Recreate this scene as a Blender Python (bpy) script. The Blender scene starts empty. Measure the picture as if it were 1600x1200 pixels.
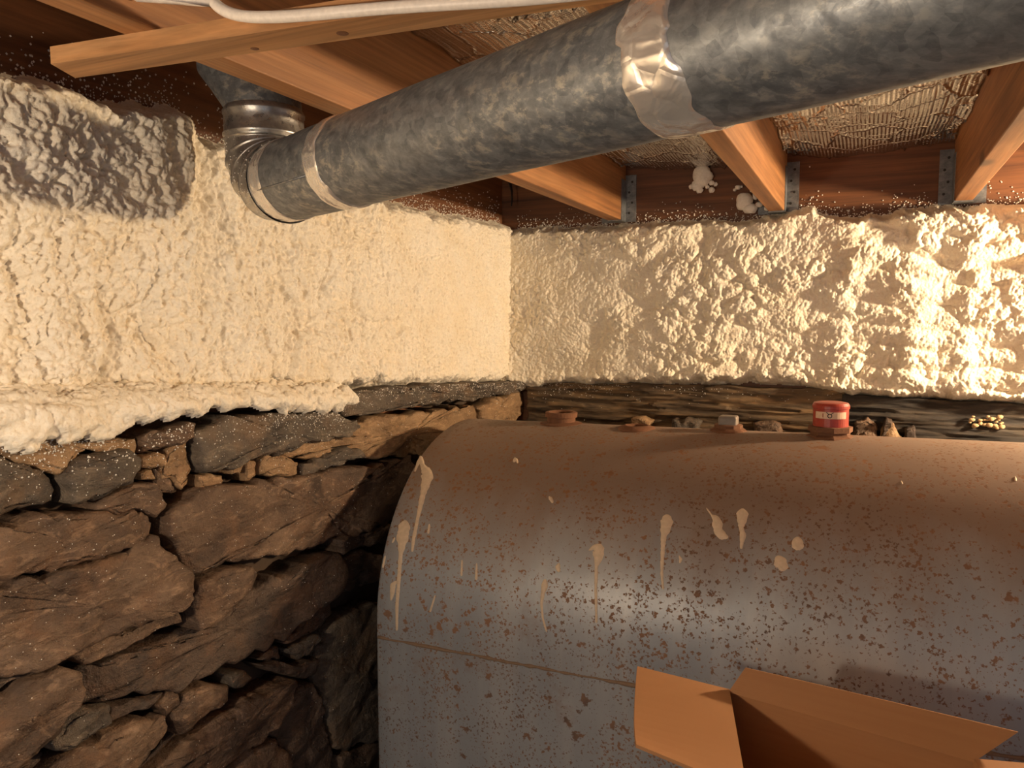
import bpy, bmesh, math, random
import numpy as np
from mathutils import Vector, Matrix

SC = bpy.context.scene
COL = SC.collection
H = 1.5                                   # camera height above the floor; every z below is relative to the lens

# ------------------------------------------------------------------ camera, world, exposure
PITCH = math.atan(100 / 1200.0)
YAW = math.atan(555 / 1200.0 * math.cos(PITCH))
FW = np.array([-math.sin(YAW) * math.cos(PITCH), math.cos(YAW) * math.cos(PITCH), -math.sin(PITCH)])
RT = np.array([math.cos(YAW), math.sin(YAW), 0.0])
UP = np.cross(RT, FW)
cam = bpy.data.cameras.new('camera')
cam.sensor_width = 36.0
cam.lens = 27.0
cam.clip_start = 0.02
cam_o = bpy.data.objects.new('camera', cam)
COL.objects.link(cam_o)
cam_o.matrix_world = Matrix(((RT[0], UP[0], -FW[0], 0), (RT[1], UP[1], -FW[1], 0), (RT[2], UP[2], -FW[2], H), (0, 0, 0, 1)))
SC.camera = cam_o

world = bpy.data.worlds.new('world')
SC.world = world
world.use_nodes = True
world.node_tree.nodes['Background'].inputs['Color'].default_value = (0.80, 0.86, 1.0, 1)
world.node_tree.nodes['Background'].inputs['Strength'].default_value = 0.30
SC.view_settings.view_transform = 'Standard'
SC.view_settings.look = 'None'
SC.view_settings.gamma = 1.0
SC.view_settings.use_curve_mapping = False
SC.view_settings.exposure = 0.12
SC.cycles.sample_clamp_indirect = 4.0
BULB1 = (0.90, 1.80, 0.120, 1760.0, (1.0, 0.75, 0.48), 0.036)     # bare bulb by the far wall
BULB2 = (-0.64, -0.15, -0.10, 540.0, (1.0, 0.80, 0.58), 0.026)     # second bare bulb behind the viewer


def ray(u, v):
    return FW + RT * (u - 800) / 1200.0 + UP * (600 - v) / 1200.0


def hit(u, v, ax, val):
    d = ray(u, v)
    return d * (val / d[ax])


def proj(P):
    P = np.asarray(P, float)
    z = P @ FW
    return 800 + 1200 * (P @ RT) / z, 600 - 1200 * (P @ UP) / z


# ------------------------------------------------------------------ numpy noise
def _h(ix, iy, seed):
    n = (ix.astype(np.int64) * 374761393 + iy.astype(np.int64) * 668265263 + seed * 2147001325) & 0xFFFFFFFF
    n = ((n ^ (n >> 13)) * 1274126177) & 0xFFFFFFFF
    n = ((n ^ (n >> 16)) * 2246822519) & 0xFFFFFFFF
    n = n ^ (n >> 15)
    return (n & 0xFFFFFF) / float(0x1000000)


def vn(x, y, seed=0):
    ix = np.floor(x); iy = np.floor(y)
    fx = x - ix; fy = y - iy
    ix = ix.astype(np.int64); iy = iy.astype(np.int64)
    fx = fx * fx * fx * (fx * (fx * 6 - 15) + 10)
    fy = fy * fy * fy * (fy * (fy * 6 - 15) + 10)
    a = _h(ix, iy, seed); b = _h(ix + 1, iy, seed); c = _h(ix, iy + 1, seed); d = _h(ix + 1, iy + 1, seed)
    return ((a * (1 - fx) + b * fx) * (1 - fy) + (c * (1 - fx) + d * fx) * fy) * 2 - 1


def fbm(x, y, seed=0, oct=4):
    s = 0; a = 1.0; t = 0
    for i in range(oct):
        s = s + a * vn(x, y, seed + i * 17); t += a
        x = x * 2.03 + 7.1; y = y * 2.03 + 3.7; a *= 0.5
    return s / t


def domes(x, y, seed=0, r0=0.45, r1=0.95):
    ix = np.floor(x).astype(np.int64); iy = np.floor(y).astype(np.int64)
    out = np.zeros_like(x)
    for dx in (-1, 0, 1):
        for dy in (-1, 0, 1):
            cx = ix + dx; cy = iy + dy
            px = cx + _h(cx, cy, seed); py = cy + _h(cx, cy, seed + 1)
            r = r0 + (r1 - r0) * _h(cx, cy, seed + 2)
            d2 = ((x - px) ** 2 + (y - py) ** 2) / (r * r)
            out = np.maximum(out, np.sqrt(np.clip(1 - d2, 0, 1)) * (0.35 + 0.65 * r / r1))
    return out


def sst(a, b, x):
    t = np.clip((x - a) / (b - a), 0, 1)
    return t * t * (3 - 2 * t)


# ------------------------------------------------------------------ object helpers
ORG = {}


def finish(o, parent, origin):
    p = np.zeros(3) if parent is None else ORG[parent]
    o.location = Vector(origin - p)
    ORG[o] = np.array(origin, float)
    COL.objects.link(o)
    if parent is not None:
        o.parent = parent
    return o


def mk(name, verts, faces, mat, parent=None, smooth=False, label=None, cat=None, group=None, kind=None):
    """one mesh object; verts relative to the lens, lifted by H"""
    v = np.asarray(verts, float).reshape(-1, 3).copy()
    v[:, 2] += H
    org = np.array([(v[:, 0].min() + v[:, 0].max()) / 2, (v[:, 1].min() + v[:, 1].max()) / 2, v[:, 2].min()])
    me = bpy.data.meshes.new(name)
    lv = v - org
    if isinstance(faces, np.ndarray):
        me.vertices.add(len(lv)); me.vertices.foreach_set('co', lv.astype(np.float32).ravel())
        nf, k = faces.shape
        me.loops.add(nf * k); me.loops.foreach_set('vertex_index', faces.astype(np.int32).ravel())
        me.polygons.add(nf); me.polygons.foreach_set('loop_start', np.arange(0, nf * k, k, dtype=np.int32))
        me.polygons.foreach_set('loop_total', np.full(nf, k, dtype=np.int32))
        me.update(calc_edges=True); me.validate()
    else:
        me.from_pydata([tuple(q) for q in lv], [], faces)
    if smooth:
        me.polygons.foreach_set('use_smooth', np.ones(len(me.polygons), dtype=bool))
    me.update()
    me.materials.append(mat)
    o = bpy.data.objects.new(name, me)
    finish(o, parent, org)
    tag(o, label, cat, group, kind)
    return o


def proud(v, f, h):
    keep = (h.ravel()[f] > 0.0004).any(1)
    f = f[keep]
    used = np.unique(f)
    m = np.full(len(v), -1); m[used] = np.arange(len(used))
    return v[used], m[f]


def tag(o, label=None, cat=None, group=None, kind=None):
    if label: o['label'] = label
    if cat: o['category'] = cat
    if group: o['group'] = group
    if kind: o['kind'] = kind
    return o


def thing(name, loc, label, cat, group=None):
    o = bpy.data.objects.new(name, None)
    o.empty_display_size = 0.05
    finish(o, None, np.array([loc[0], loc[1], loc[2] + H]))
    return tag(o, label, cat, group)


class MB:
    def __init__(s):
        s.v = []; s.f = []

    def add(s, v, f):
        n = len(s.v)
        s.v += [tuple(map(float, q)) for q in v]
        s.f += [tuple(i + n for i in q) for q in f]
        return s

    def hexa(s, p):     # 8 corners: bottom 4 ccw, top 4 ccw
        return s.add(p, [(3, 2, 1, 0), (4, 5, 6, 7), (0, 1, 5, 4), (1, 2, 6, 5), (2, 3, 7, 6), (3, 0, 4, 7)])

    def box(s, x0, x1, y0, y1, z0, z1):
        return s.hexa([(x0, y0, z0), (x1, y0, z0), (x1, y1, z0), (x0, y1, z0), (x0, y0, z1), (x1, y0, z1), (x1, y1, z1), (x0, y1, z1)])

    def bbox(s, x0, x1, y0, y1, z0, z1, b=0.003):
        """box with chamfered edges"""
        bm = bmesh.new()
        bmesh.ops.create_cube(bm, size=1.0)
        for q in bm.verts:
            q.co = Vector(((x0 + x1) / 2 + q.co.x * (x1 - x0), (y0 + y1) / 2 + q.co.y * (y1 - y0), (z0 + z1) / 2 + q.co.z * (z1 - z0)))
        bmesh.ops.bevel(bm, geom=bm.edges[:], offset=b, segments=2, affect='EDGES', profile=0.5)
        bm.verts.index_update()
        s.add([q.co[:] for q in bm.verts], [[q.index for q in f.verts] for f in bm.faces])
        bm.free()
        return s

    def tube(s, path, rad, n=24, cap=True, squash=None):
        path = [np.array(p, float) for p in path]
        m = len(path)
        if not hasattr(rad, '__len__'): rad = [rad] * m
        tans = []
        for i in range(m):
            t = path[min(i + 1, m - 1)] - path[max(i - 1, 0)]
            if np.linalg.norm(t) < 1e-9:
                t = path[min(i + 2, m - 1)] - path[max(i - 2, 0)]
            tans.append(t / np.linalg.norm(t))
        ref = np.array([0, 0, 1.0]) if abs(tans[0][2]) < 0.9 else np.array([1.0, 0, 0])
        nrm = np.cross(tans[0], ref); nrm /= np.linalg.norm(nrm)
        vs = []
        for i in range(m):
            nrm = nrm - tans[i] * (nrm @ tans[i]); nrm /= np.linalg.norm(nrm)
            b = np.cross(tans[i], nrm)
            for k in range(n):
                a = 2 * math.pi * k / n
                vs.append(path[i] + rad[i] * (math.cos(a) * nrm + math.sin(a) * b))
        fs = [(i * n + k, i * n + (k + 1) % n, (i + 1) * n + (k + 1) % n, (i + 1) * n + k) for i in range(m - 1) for k in range(n)]
        if cap:
            fs.append(tuple(range(n - 1, -1, -1)))
            fs.append(tuple((m - 1) * n + k for k in range(n)))
        return s.add(vs, fs)

    def lathe(s, c, prof, n=24, phase=0.0, tilt=None):
        """profile list of (r, z) round the vertical axis through c"""
        vs = []
        for r, z in prof:
            for k in range(n):
                a = 2 * math.pi * k / n + phase
                vs.append((c[0] + r * math.cos(a), c[1] + r * math.sin(a), c[2] + z))
        m = len(prof)
        fs = [(i * n + k, i * n + (k + 1) % n, (i + 1) * n + (k + 1) % n, (i + 1) * n + k) for i in range(m - 1) for k in range(n)]
        fs.append(tuple(range(n - 1, -1, -1))); fs.append(tuple((m - 1) * n + k for k in range(n)))
        return s.add(vs, fs)

    def build(s, name, mat, parent=None, **kw):
        return mk(name, s.v, s.f, mat, parent, **kw)


def gridfaces(nu, nv):
    i = np.arange(nu - 1)[:, None] * nv + np.arange(nv - 1)[None, :]
    return np.stack([i, i + nv, i + nv + 1, i + 1], -1).reshape(-1, 4)


# ------------------------------------------------------------------ materials
class NT:
    def __init__(s, name):
        s.m = bpy.data.materials.new(name); s.m.use_nodes = True
        s.t = s.m.node_tree; s.t.nodes.clear()
        s.out = s.t.nodes.new('ShaderNodeOutputMaterial')
        s.b = s.t.nodes.new('ShaderNodeBsdfPrincipled')
        s.t.links.new(s.b.outputs[0], s.out.inputs[0])
        s.tc = s.t.nodes.new('ShaderNodeTexCoord')

    def n(s, typ, ins=None, **attr):
        d = s.t.nodes.new('ShaderNode' + typ)
        for k, v in attr.items(): setattr(d, k, v)
        for k, v in (ins or {}).items(): s.set(d, k, v)
        return d

    def set(s, d, k, v):
        sock = d.inputs[k]
        if isinstance(v, bpy.types.NodeSocket): s.t.links.new(v, sock)
        elif isinstance(v, bpy.types.Node): s.t.links.new(v.outputs[0], sock)
        else:
            if hasattr(v, '__len__') and len(v) == 3 and sock.type == 'RGBA': v = (*v, 1)
            sock.default_value = v

    def coord(s, scale=(1, 1, 1), rnd=True, loc=(0, 0, 0)):
        src = s.tc.outputs['Object']
        if rnd:
            oi = s.n('ObjectInfo')
            mu = s.n('Math', {0: oi.outputs['Random'], 1: 37.0}, operation='MULTIPLY')
            ad = s.n('VectorMath', {0: src, 1: mu.outputs[0]}, operation='ADD')
            src = ad.outputs[0]
        return s.n('Mapping', {'Vector': src, 'Scale': scale, 'Location': loc})

    def noise(s, co, scale, detail=4, rough=0.55, dist=0.0):
        return s.n('TexNoise', {'Vector': co, 'Scale': scale, 'Detail': detail, 'Roughness': rough, 'Distortion': dist}).outputs['Fac']

    def vor(s, co, scale, feature='F1', rnd=1.0):
        return s.n('TexVoronoi', {'Vector': co, 'Scale': scale, 'Randomness': rnd}, feature=feature)

    def ramp(s, fac, stops):
        d = s.n('ValToRGB', {'Fac': fac})
        cr = d.color_ramp
        while len(cr.elements) < len(stops): cr.elements.new(0.5)
        for e, (p, c) in zip(cr.elements, stops):
            e.position = p
            e.color = (*c, 1) if hasattr(c, '__len__') else (c, c, c, 1)
        return d.outputs[0]

    def math(s, op, a, b=0.0, clamp=False):
        return s.n('Math', {0: a, 1: b}, operation=op, use_clamp=clamp).outputs[0]

    def mix(s, f, a, b, mode='MIX'):
        d = s.n('MixRGB', {'Fac': f, 'Color1': a, 'Color2': b}, blend_type=mode)
        return d.outputs[0]

    def bump(s, h, strength=0.5, dist=0.002, prev=None):
        d = s.n('Bump', {'Height': h, 'Strength': strength, 'Distance': dist})
        if prev is not None: s.set(d, 'Normal', prev)
        return d.outputs[0]

    def done(s, **kw):
        names = {'color': 'Base Color', 'rough': 'Roughness', 'metal': 'Metallic', 'normal': 'Normal', 'spec': 'Specular IOR Level',
                 'sss': 'Subsurface Weight', 'emit': 'Emission Color', 'estr': 'Emission Strength', 'aniso': 'Anisotropic', 'coat': 'Coat Weight'}
        for k, v in kw.items(): s.set(s.b, names[k], v)
        return s.m


def plain(name, c, rough=0.6, metal=0.0, bump=0.0, bscale=200):
    t = NT(name)
    kw = {}
    co = t.coord()
    n = t.noise(co, bscale, 3)
    if bump: kw['normal'] = t.bump(n, bump, 0.001)
    col = t.mix(0.25, c, t.ramp(n, [(0.3, tuple(x * 0.6 for x in c)), (0.7, tuple(min(1, x * 1.3) for x in c))]))
    return t.done(color=col, rough=rough, metal=metal, **kw)


def wood(name, dark, mid, light, axis=1, rough=0.6, scale=1.0, bump=0.25, along=1.3):
    t = NT(name)
    sc = [26 * scale] * 3; sc[axis] = along * scale
    co = t.coord(sc)
    n1 = t.noise(co, 1.0, 6, 0.6, 0.6)
    sc2 = [160 * scale] * 3; sc2[axis] = 3 * along * scale
    n2 = t.noise(t.coord(sc2), 1.0, 3, 0.6)
    base = t.ramp(n1, [(0.28, dark), (0.5, mid), (0.72, light)])
    fine = t.ramp(n2, [(0.3, 0.50), (0.65, 1.0)])
    col = t.mix(0.75, base, fine, 'MULTIPLY')
    big = t.noise(t.coord(), 5.0, 3)
    col = t.mix(0.4, col, t.ramp(big, [(0.3, 0.6), (0.7, 1.0)]), 'MULTIPLY')
    kn = t.vor(t.coord([5.0 if i != axis else 2.2 for i in range(3)]), 1.0).outputs['Distance']
    kf = t.ramp(kn, [(0.05, 1.0), (0.10, 0.0)])
    col = t.mix(kf, col, tuple(x * 0.45 for x in dark))
    return t.done(color=col, rough=rough, normal=t.bump(n2, bump, 0.0015))


def foam_mat(name, c1, c2, bs=1.0, sss=0.0):
    t = NT(name)
    co = t.coord()
    g = t.noise(co, 260, 5, 0.65)
    w = t.vor(co, 190, 'SMOOTH_F1').outputs['Distance']
    big = t.noise(co, 9, 3)
    col = t.mix(t.ramp(big, [(0.35, 0.0), (0.65, 1.0)]), c1, c2)
    pit = t.ramp(g, [(0.30, (0.74, 0.62, 0.45)), (0.48, (1, 1, 1))])
    col = t.mix(0.5, col, pit, 'MULTIPLY')
    n = t.bump(w, 0.55 * bs, 0.003)
    n = t.bump(g, 0.5 * bs, 0.0025, n)
    if sss:
        t.b.inputs['Subsurface Weight'].default_value = sss
        t.b.inputs['Subsurface Radius'].default_value = (1.0, 0.7, 0.4)
        t.b.inputs['Subsurface Scale'].default_value = 0.012
    return t.done(color=col, rough=0.85, normal=n, spec=0.10)


M = {}
M['foam'] = foam_mat('cream_foam', (0.88, 0.78, 0.61), (0.91, 0.84, 0.71))
M['foam_back'] = foam_mat('cream_foam_warm', (0.87, 0.78, 0.61), (0.90, 0.83, 0.69), 1.2, 0.0)
M['speck'] = plain('foam_speck', (0.88, 0.83, 0.74), 0.7)
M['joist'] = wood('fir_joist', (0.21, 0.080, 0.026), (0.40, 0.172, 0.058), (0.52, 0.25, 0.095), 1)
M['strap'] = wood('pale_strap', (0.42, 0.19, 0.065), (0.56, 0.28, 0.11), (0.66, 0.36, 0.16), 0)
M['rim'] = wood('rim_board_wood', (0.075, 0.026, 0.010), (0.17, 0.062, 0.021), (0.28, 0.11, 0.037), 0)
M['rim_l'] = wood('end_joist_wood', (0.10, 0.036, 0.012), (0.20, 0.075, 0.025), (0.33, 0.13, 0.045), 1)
M['plank'] = wood('subfloor_wood', (0.12, 0.05, 0.02), (0.20, 0.085, 0.035), (0.28, 0.12, 0.05), 0)
M['sill'] = wood('old_sill_wood', (0.045, 0.030, 0.019), (0.15, 0.10, 0.056), (0.34, 0.21, 0.10), 0, 0.85, 1.6, 1.0, 5.0)
M['sill_black'] = wood('charred_sill_wood', (0.014, 0.012, 0.010), (0.045, 0.036, 0.029), (0.13, 0.10, 0.07), 0, 0.8, 1.6, 1.0, 5.0)
M['concrete'] = plain('concrete', (0.22, 0.20, 0.18), 0.9, 0, 0.5, 60)
M['dirt'] = plain('dark_mortar', (0.075, 0.048, 0.030), 0.95, 0, 1.0, 70)


def stone_mat(name, a, b, c, dust):
    t = NT(name)
    co = t.coord()
    st = t.coord((6, 3, 14))
    n1 = t.noise(co, 9, 6, 0.6, 0.5)
    n2 = t.noise(st, 3.0, 5, 0.65)
    n3 = t.noise(co, 140, 4, 0.7)
    col = t.ramp(n1, [(0.3, a), (0.5, b), (0.72, c)])
    col = t.mix(0.5, col, t.ramp(n2, [(0.3, 0.45), (0.7, 1.0)]), 'MULTIPLY')
    col = t.mix(t.ramp(t.noise(co, 16, 4, 0.6), [(0.5, 0.0), (0.72, 0.75)]), col, dust)
    pale = t.math('MULTIPLY', t.ramp(t.noise(t.coord((5, 4, 12)), 5.0, 6, 0.75, 0.8), [(0.52, 0.0), (0.70, 1.0)]), 0.55)
    col = t.mix(pale, col, tuple(min(1, x * 1.7) for x in c))
    sp = t.ramp(t.vor(co, 130).outputs['Distance'], [(0.06, 1.0), (0.11, 0.0)])
    sp = t.math('MULTIPLY', sp, t.ramp(t.noise(co, 12, 2), [(0.5, 0.0), (0.62, 0.9)]))
    col = t.mix(sp, col, (0.62, 0.55, 0.46))
    nb = t.bump(n2, 0.9, 0.008)
    nb = t.bump(t.noise(co, 38, 6, 0.7), 1.0, 0.010, nb)
    nb = t.bump(n3, 0.7, 0.0025, nb)
    return t.done(color=col, rough=0.62, normal=nb, spec=0.45)


M['stone'] = stone_mat('brown_stone', (0.058, 0.034, 0.022), (0.135, 0.082, 0.051), (0.27, 0.175, 0.11), (0.175, 0.09, 0.045))
M['stone_grey'] = stone_mat('grey_stone', (0.055, 0.043, 0.035), (0.11, 0.086, 0.065), (0.20, 0.155, 0.11), (0.20, 0.12, 0.065))
M['stone_dark'] = stone_mat('dark_stone', (0.045, 0.032, 0.026), (0.095, 0.062, 0.043), (0.16, 0.105, 0.07), (0.16, 0.085, 0.045))
M['mortar'] = stone_mat('ochre_mortar', (0.19, 0.11, 0.055), (0.33, 0.20, 0.10), (0.45, 0.29, 0.155), (0.30, 0.17, 0.085))


def galv(name, lo, hi, blot, rough=0.42, metal=0.45):
    t = NT(name)
    co = t.coord((1, 1, 1), rnd=False)
    n0 = t.noise(t.coord((0.55, 1.0, 1.0), rnd=False), 105, 5, 0.7, 0.25)
    v = t.vor(co, 110)
    spangle = t.n('SeparateColor', {0: v.outputs['Color']}).outputs[0]
    n1 = t.noise(co, 60, 5, 0.65, 1.0)
    n2 = t.noise(co, 11, 4, 0.6)
    m_ = t.math('ADD', t.math('MULTIPLY', spangle, 0.22), t.math('MULTIPLY', n0, 0.95))
    col = t.ramp(m_, [(0.38, lo), (0.80, hi)])
    f = t.math('MULTIPLY', t.ramp(n0, [(0.52, 0.0), (0.62, 1.0)]), t.ramp(n2, [(0.42, 0.0), (0.60, 1.0)]))
    col = t.mix(t.math('MULTIPLY', f, 0.75), col, blot)
    col = t.mix(t.ramp(t.noise(co, 20, 3), [(0.58, 0.0), (0.75, 0.6)]), col, tuple(x * 0.55 for x in lo))
    r = t.ramp(n1, [(0.3, rough - 0.1), (0.7, rough + 0.15)])
    return t.done(color=col, rough=r, metal=metal, normal=t.bump(n1, 0.08, 0.001))


M['galv'] = galv('weathered_galvanized', (0.125, 0.135, 0.15), (0.27, 0.285, 0.295), (0.43, 0.40, 0.34), 0.46, 0.55)
M['galv_new'] = galv('shiny_galvanized', (0.36, 0.34, 0.32), (0.50, 0.48, 0.45), (0.55, 0.52, 0.46), 0.30, 0.85)
M['hanger'] = galv('hanger_zinc', (0.13, 0.14, 0.15), (0.24, 0.25, 0.26), (0.34, 0.32, 0.29), 0.40)


def tape_mat():
    t = NT('foil_tape')
    co = t.coord((1, 1, 1), rnd=True)
    n = t.noise(co, 26, 3, 0.5, 1.0)
    w = t.vor(co, 40, 'DISTANCE_TO_EDGE').outputs['Distance']
    nb = t.bump(n, 0.34, 0.006)
    nb = t.bump(t.ramp(w, [(0.0, 0.0), (0.12, 1.0)]), 0.14, 0.002, nb)
    return t.done(color=(0.82, 0.78, 0.73), rough=0.24, metal=0.72, normal=nb)


def foil_mat():
    t = NT('foil_facing')
    co = t.coord((1, 1, 1), rnd=True)
    w = t.n('TexWave', {'Vector': co, 'Scale': 40.0, 'Distortion': 0.25, 'Detail': 1.0, 'Detail Scale': 1.0}, wave_type='BANDS', bands_direction='X').outputs['Fac']
    ch = t.n('TexWave', {'Vector': co, 'Scale': 62.0, 'Distortion': 0.3}, wave_type='BANDS', bands_direction='Y').outputs['Fac']
    n = t.noise(co, 22, 4, 0.6, 1.0)
    nb = t.bump(t.math('MULTIPLY', w, ch), 0.55, 0.0020)
    nb = t.bump(n, 0.30, 0.006, nb)
    cre = t.vor(t.n('VectorMath', {0: co.outputs[0], 1: t.n('VectorMath', {0: t.n('TexNoise', {'Vector': co, 'Scale': 14.0, 'Detail': 3}).outputs['Color'], 1: (0.05, 0.05, 0.0)}, operation='MULTIPLY').outputs[0]}, operation='ADD'), 9, 'DISTANCE_TO_EDGE').outputs['Distance']
    nb = t.bump(t.ramp(cre, [(0.0, 1.0), (0.05, 0.0)]), 0.7, 0.006, nb)
    col = t.ramp(n, [(0.3, (0.62, 0.61, 0.60)), (0.7, (0.82, 0.80, 0.77))])
    return t.done(color=col, rough=0.21, metal=1.0, normal=nb)


M['tape'] = tape_mat()
M['foil'] = foil_mat()


def tank_mat():
    t = NT('rusty_tank_paint')
    co = t.coord(rnd=False)
    def spots(scale, lo, hi, nscale, t0, t1):
        dco = t.n('VectorMath', {0: co.outputs[0], 1: t.n('VectorMath', {0: t.n('TexNoise', {'Vector': co, 'Scale': scale * 2.2, 'Detail': 3}).outputs['Color'], 1: (1.4 / scale, 1.4 / scale, 1.4 / scale)}, operation='MULTIPLY').outputs[0]}, operation='ADD')
        v = t.vor(dco, scale)
        rnd = t.n('SeparateColor', {0: v.outputs['Color']}).outputs[1]
        thr = t.math('MULTIPLY_ADD', rnd, hi - lo); thr.node.inputs[2].default_value = lo
        dens = t.ramp(t.noise(co, nscale, 3), [(t0, 0.55), (t1, 1.0)])
        d = t.math('SUBTRACT', t.math('MULTIPLY', thr, dens), v.outputs['Distance'])
        return t.math('MULTIPLY', d, 9.0, True)
    s1 = spots(100, 0.06, 0.50, 6, 0.36, 0.58)
    s2 = spots(155, 0.10, 0.55, 9, 0.40, 0.58)
    s3 = spots(46, -0.35, 0.46, 5, 0.42, 0.62)
    n = t.noise(co, 4, 5, 0.6)
    streak = t.noise(t.coord((22, 6, 2.0), rnd=False), 1.0, 4, 0.6)
    paint = t.ramp(n, [(0.3, (0.25, 0.26, 0.275)), (0.7, (0.345, 0.35, 0.355))])
    paint = t.mix(t.ramp(streak, [(0.45, 0.0), (0.75, 0.5)]), paint, (0.44, 0.42, 0.40))
    # rusty film settled on the upward-facing plate
    nz = t.n('SeparateXYZ', {0: t.n('NewGeometry').outputs['Normal']}).outputs[2]
    film = t.ramp(t.math('ADD', nz, t.math('MULTIPLY', t.noise(t.coord((9, 4, 4), rnd=False), 1.0, 5, 0.6), 0.5)), [(0.60, 0.0), (1.25, 0.88)])
    paint = t.mix(film, paint, (0.225, 0.140, 0.088))
    blot = t.ramp(t.noise(co, 7, 5, 0.7), [(0.60, 0.0), (0.74, 0.55)])
    paint = t.mix(blot, paint, (0.22, 0.12, 0.065))
    s = t.math('MAXIMUM', t.math('MAXIMUM', s1, s2), s3)
    rust = t.ramp(t.noise(co, 60, 3), [(0.35, (0.095, 0.042, 0.018)), (0.65, (0.22, 0.095, 0.034))])
    rust = t.mix(t.ramp(t.noise(co, 3.0, 2), [(0.42, 0.0), (0.62, 0.8)]), rust, (0.27, 0.115, 0.038))
    col = t.mix(t.math('MULTIPLY', s, 0.85), paint, rust)
    r = t.mix(t.math('MAXIMUM', s, film), (0.40, 0.40, 0.40), (0.75, 0.75, 0.75))
    nb = t.bump(t.math('SUBTRACT', 0.0, s), 0.2, 0.001)
    nb = t.bump(t.noise(co, 18, 3), 0.10, 0.006, nb)
    return t.done(color=col, rough=r, metal=0.15, normal=nb, spec=0.5)


M['tank'] = tank_mat()
M['rust'] = plain('rusty_iron', (0.17, 0.072, 0.032), 0.85, 0.2, 0.8, 150)
M['weld'] = plain('rusty_weld', (0.24, 0.155, 0.10), 0.8, 0.2, 0.8, 180)
M['drip'] = plain('dried_drip', (0.62, 0.47, 0.32), 0.6, 0, 0.3, 150)
M['red'] = plain('red_plastic', (0.36, 0.045, 0.025), 0.35)
M['label'] = plain('cream_label', (0.70, 0.48, 0.32), 0.5)
M['tan'] = plain('tan_foam', (0.50, 0.34, 0.18), 0.8, 0, 0.5, 90)
M['black'] = plain('black_print', (0.03, 0.02, 0.02), 0.5)
M['whitemetal'] = plain('painted_plug', (0.22, 0.18, 0.145), 0.6, 0.3, 0.9, 90)
M['card'] = None
M['cable'] = plain('white_cable', (0.78, 0.70, 0.62), 0.45)
M['nail'] = plain('dark_nail', (0.05, 0.045, 0.04), 0.5, 0.6)
M['brass'] = plain('brass_socket', (0.45, 0.33, 0.14), 0.35, 0.9)
M['porcelain'] = plain('porcelain', (0.75, 0.72, 0.66), 0.3)
M['knot'] = plain('wood_knot', (0.16, 0.065, 0.028), 0.6, 0, 0.4, 120)


def card_mat():
    t = NT('brown_cardboard')
    co = t.coord((2, 2, 60))
    n = t.noise(co, 3.0, 3)
    n2 = t.noise(t.coord(), 400, 3)
    col = t.mix(0.3, (0.33, 0.160, 0.068), t.ramp(n, [(0.3, (0.28, 0.13, 0.055)), (0.7, (0.37, 0.185, 0.083))]))
    return t.done(color=col, rough=0.75, normal=t.bump(n2, 0.1, 0.0005), spec=0.25)


M['card'] = card_mat()


def glow(name, c, s):
    t = NT(name)
    return t.done(color=(0.9, 0.9, 0.9), emit=c, estr=s, rough=0.3)


# ------------------------------------------------------------------ the room
XL, YB = -1.0, 2.10          # plane of the left end joist, plane of the back rim board
ZJ, ZS = 0.273, 0.457        # underside of joists, underside of subfloor
XR, YF = 2.4, -1.6

MB().box(XL - 0.4, XR, YF, YB + 0.4, -H - 0.1, -H).build('floor', M['concrete'], kind='structure')
ceil = MB().box(XL - 0.4, XR, YF, YB + 0.4, ZS + 0.022, ZS + 0.05).build('ceiling', M['plank'], kind='structure')
y = YB
rng = random.Random(4)
while y > YF:
    w = 0.135
    MB().bbox(XL - 0.02, XR - 0.02, y - w + 0.004, y, ZS + rng.uniform(0, 0.002), ZS + 0.023, 0.002).build('plank', M['plank'], ceil)
    y -= w

random.seed(7)
JX = [(-0.658, -0.620), (-0.236, -0.198), (0.172, 0.210), (0.580, 0.618), (0.986, 1.024), (1.392, 1.430), (1.80, 1.838)]
JL = ['fir floor joist nailed above the end of the wooden strap, beside the duct elbow',
      'fir floor joist with bright orange side, foam blob stuck near its hanger',
      'fir floor joist standing between the dark rim bay and the brightly lit one',
      'fir floor joist beside the bare bulb at the back wall',
      'plain fir floor joist, second beyond the bare bulb by the back wall',
      'plain fir floor joist, third beyond the bare bulb by the back wall',
      'plain fir floor joist, last one beyond the bare bulb by the back wall']
for (x0, x1), lb in zip(JX, JL):
    MB().bbox(x0, x1, YF, YB - 0.002, ZJ, ZS + 0.001, 0.002).build('floor_joist', M['joist'], label=lb, cat='joist', group='floor joists')
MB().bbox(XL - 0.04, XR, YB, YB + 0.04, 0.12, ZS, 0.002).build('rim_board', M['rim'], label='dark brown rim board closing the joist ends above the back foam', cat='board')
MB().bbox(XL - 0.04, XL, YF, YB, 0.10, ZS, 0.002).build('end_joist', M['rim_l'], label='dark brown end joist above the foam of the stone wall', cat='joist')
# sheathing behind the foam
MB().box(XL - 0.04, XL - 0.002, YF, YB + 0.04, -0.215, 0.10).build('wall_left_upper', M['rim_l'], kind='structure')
MB().box(XL - 0.04, XR, YB + 0.002, YB + 0.04, -0.30, 0.12).build('wall_back_upper', M['rim'], kind='structure')


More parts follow.
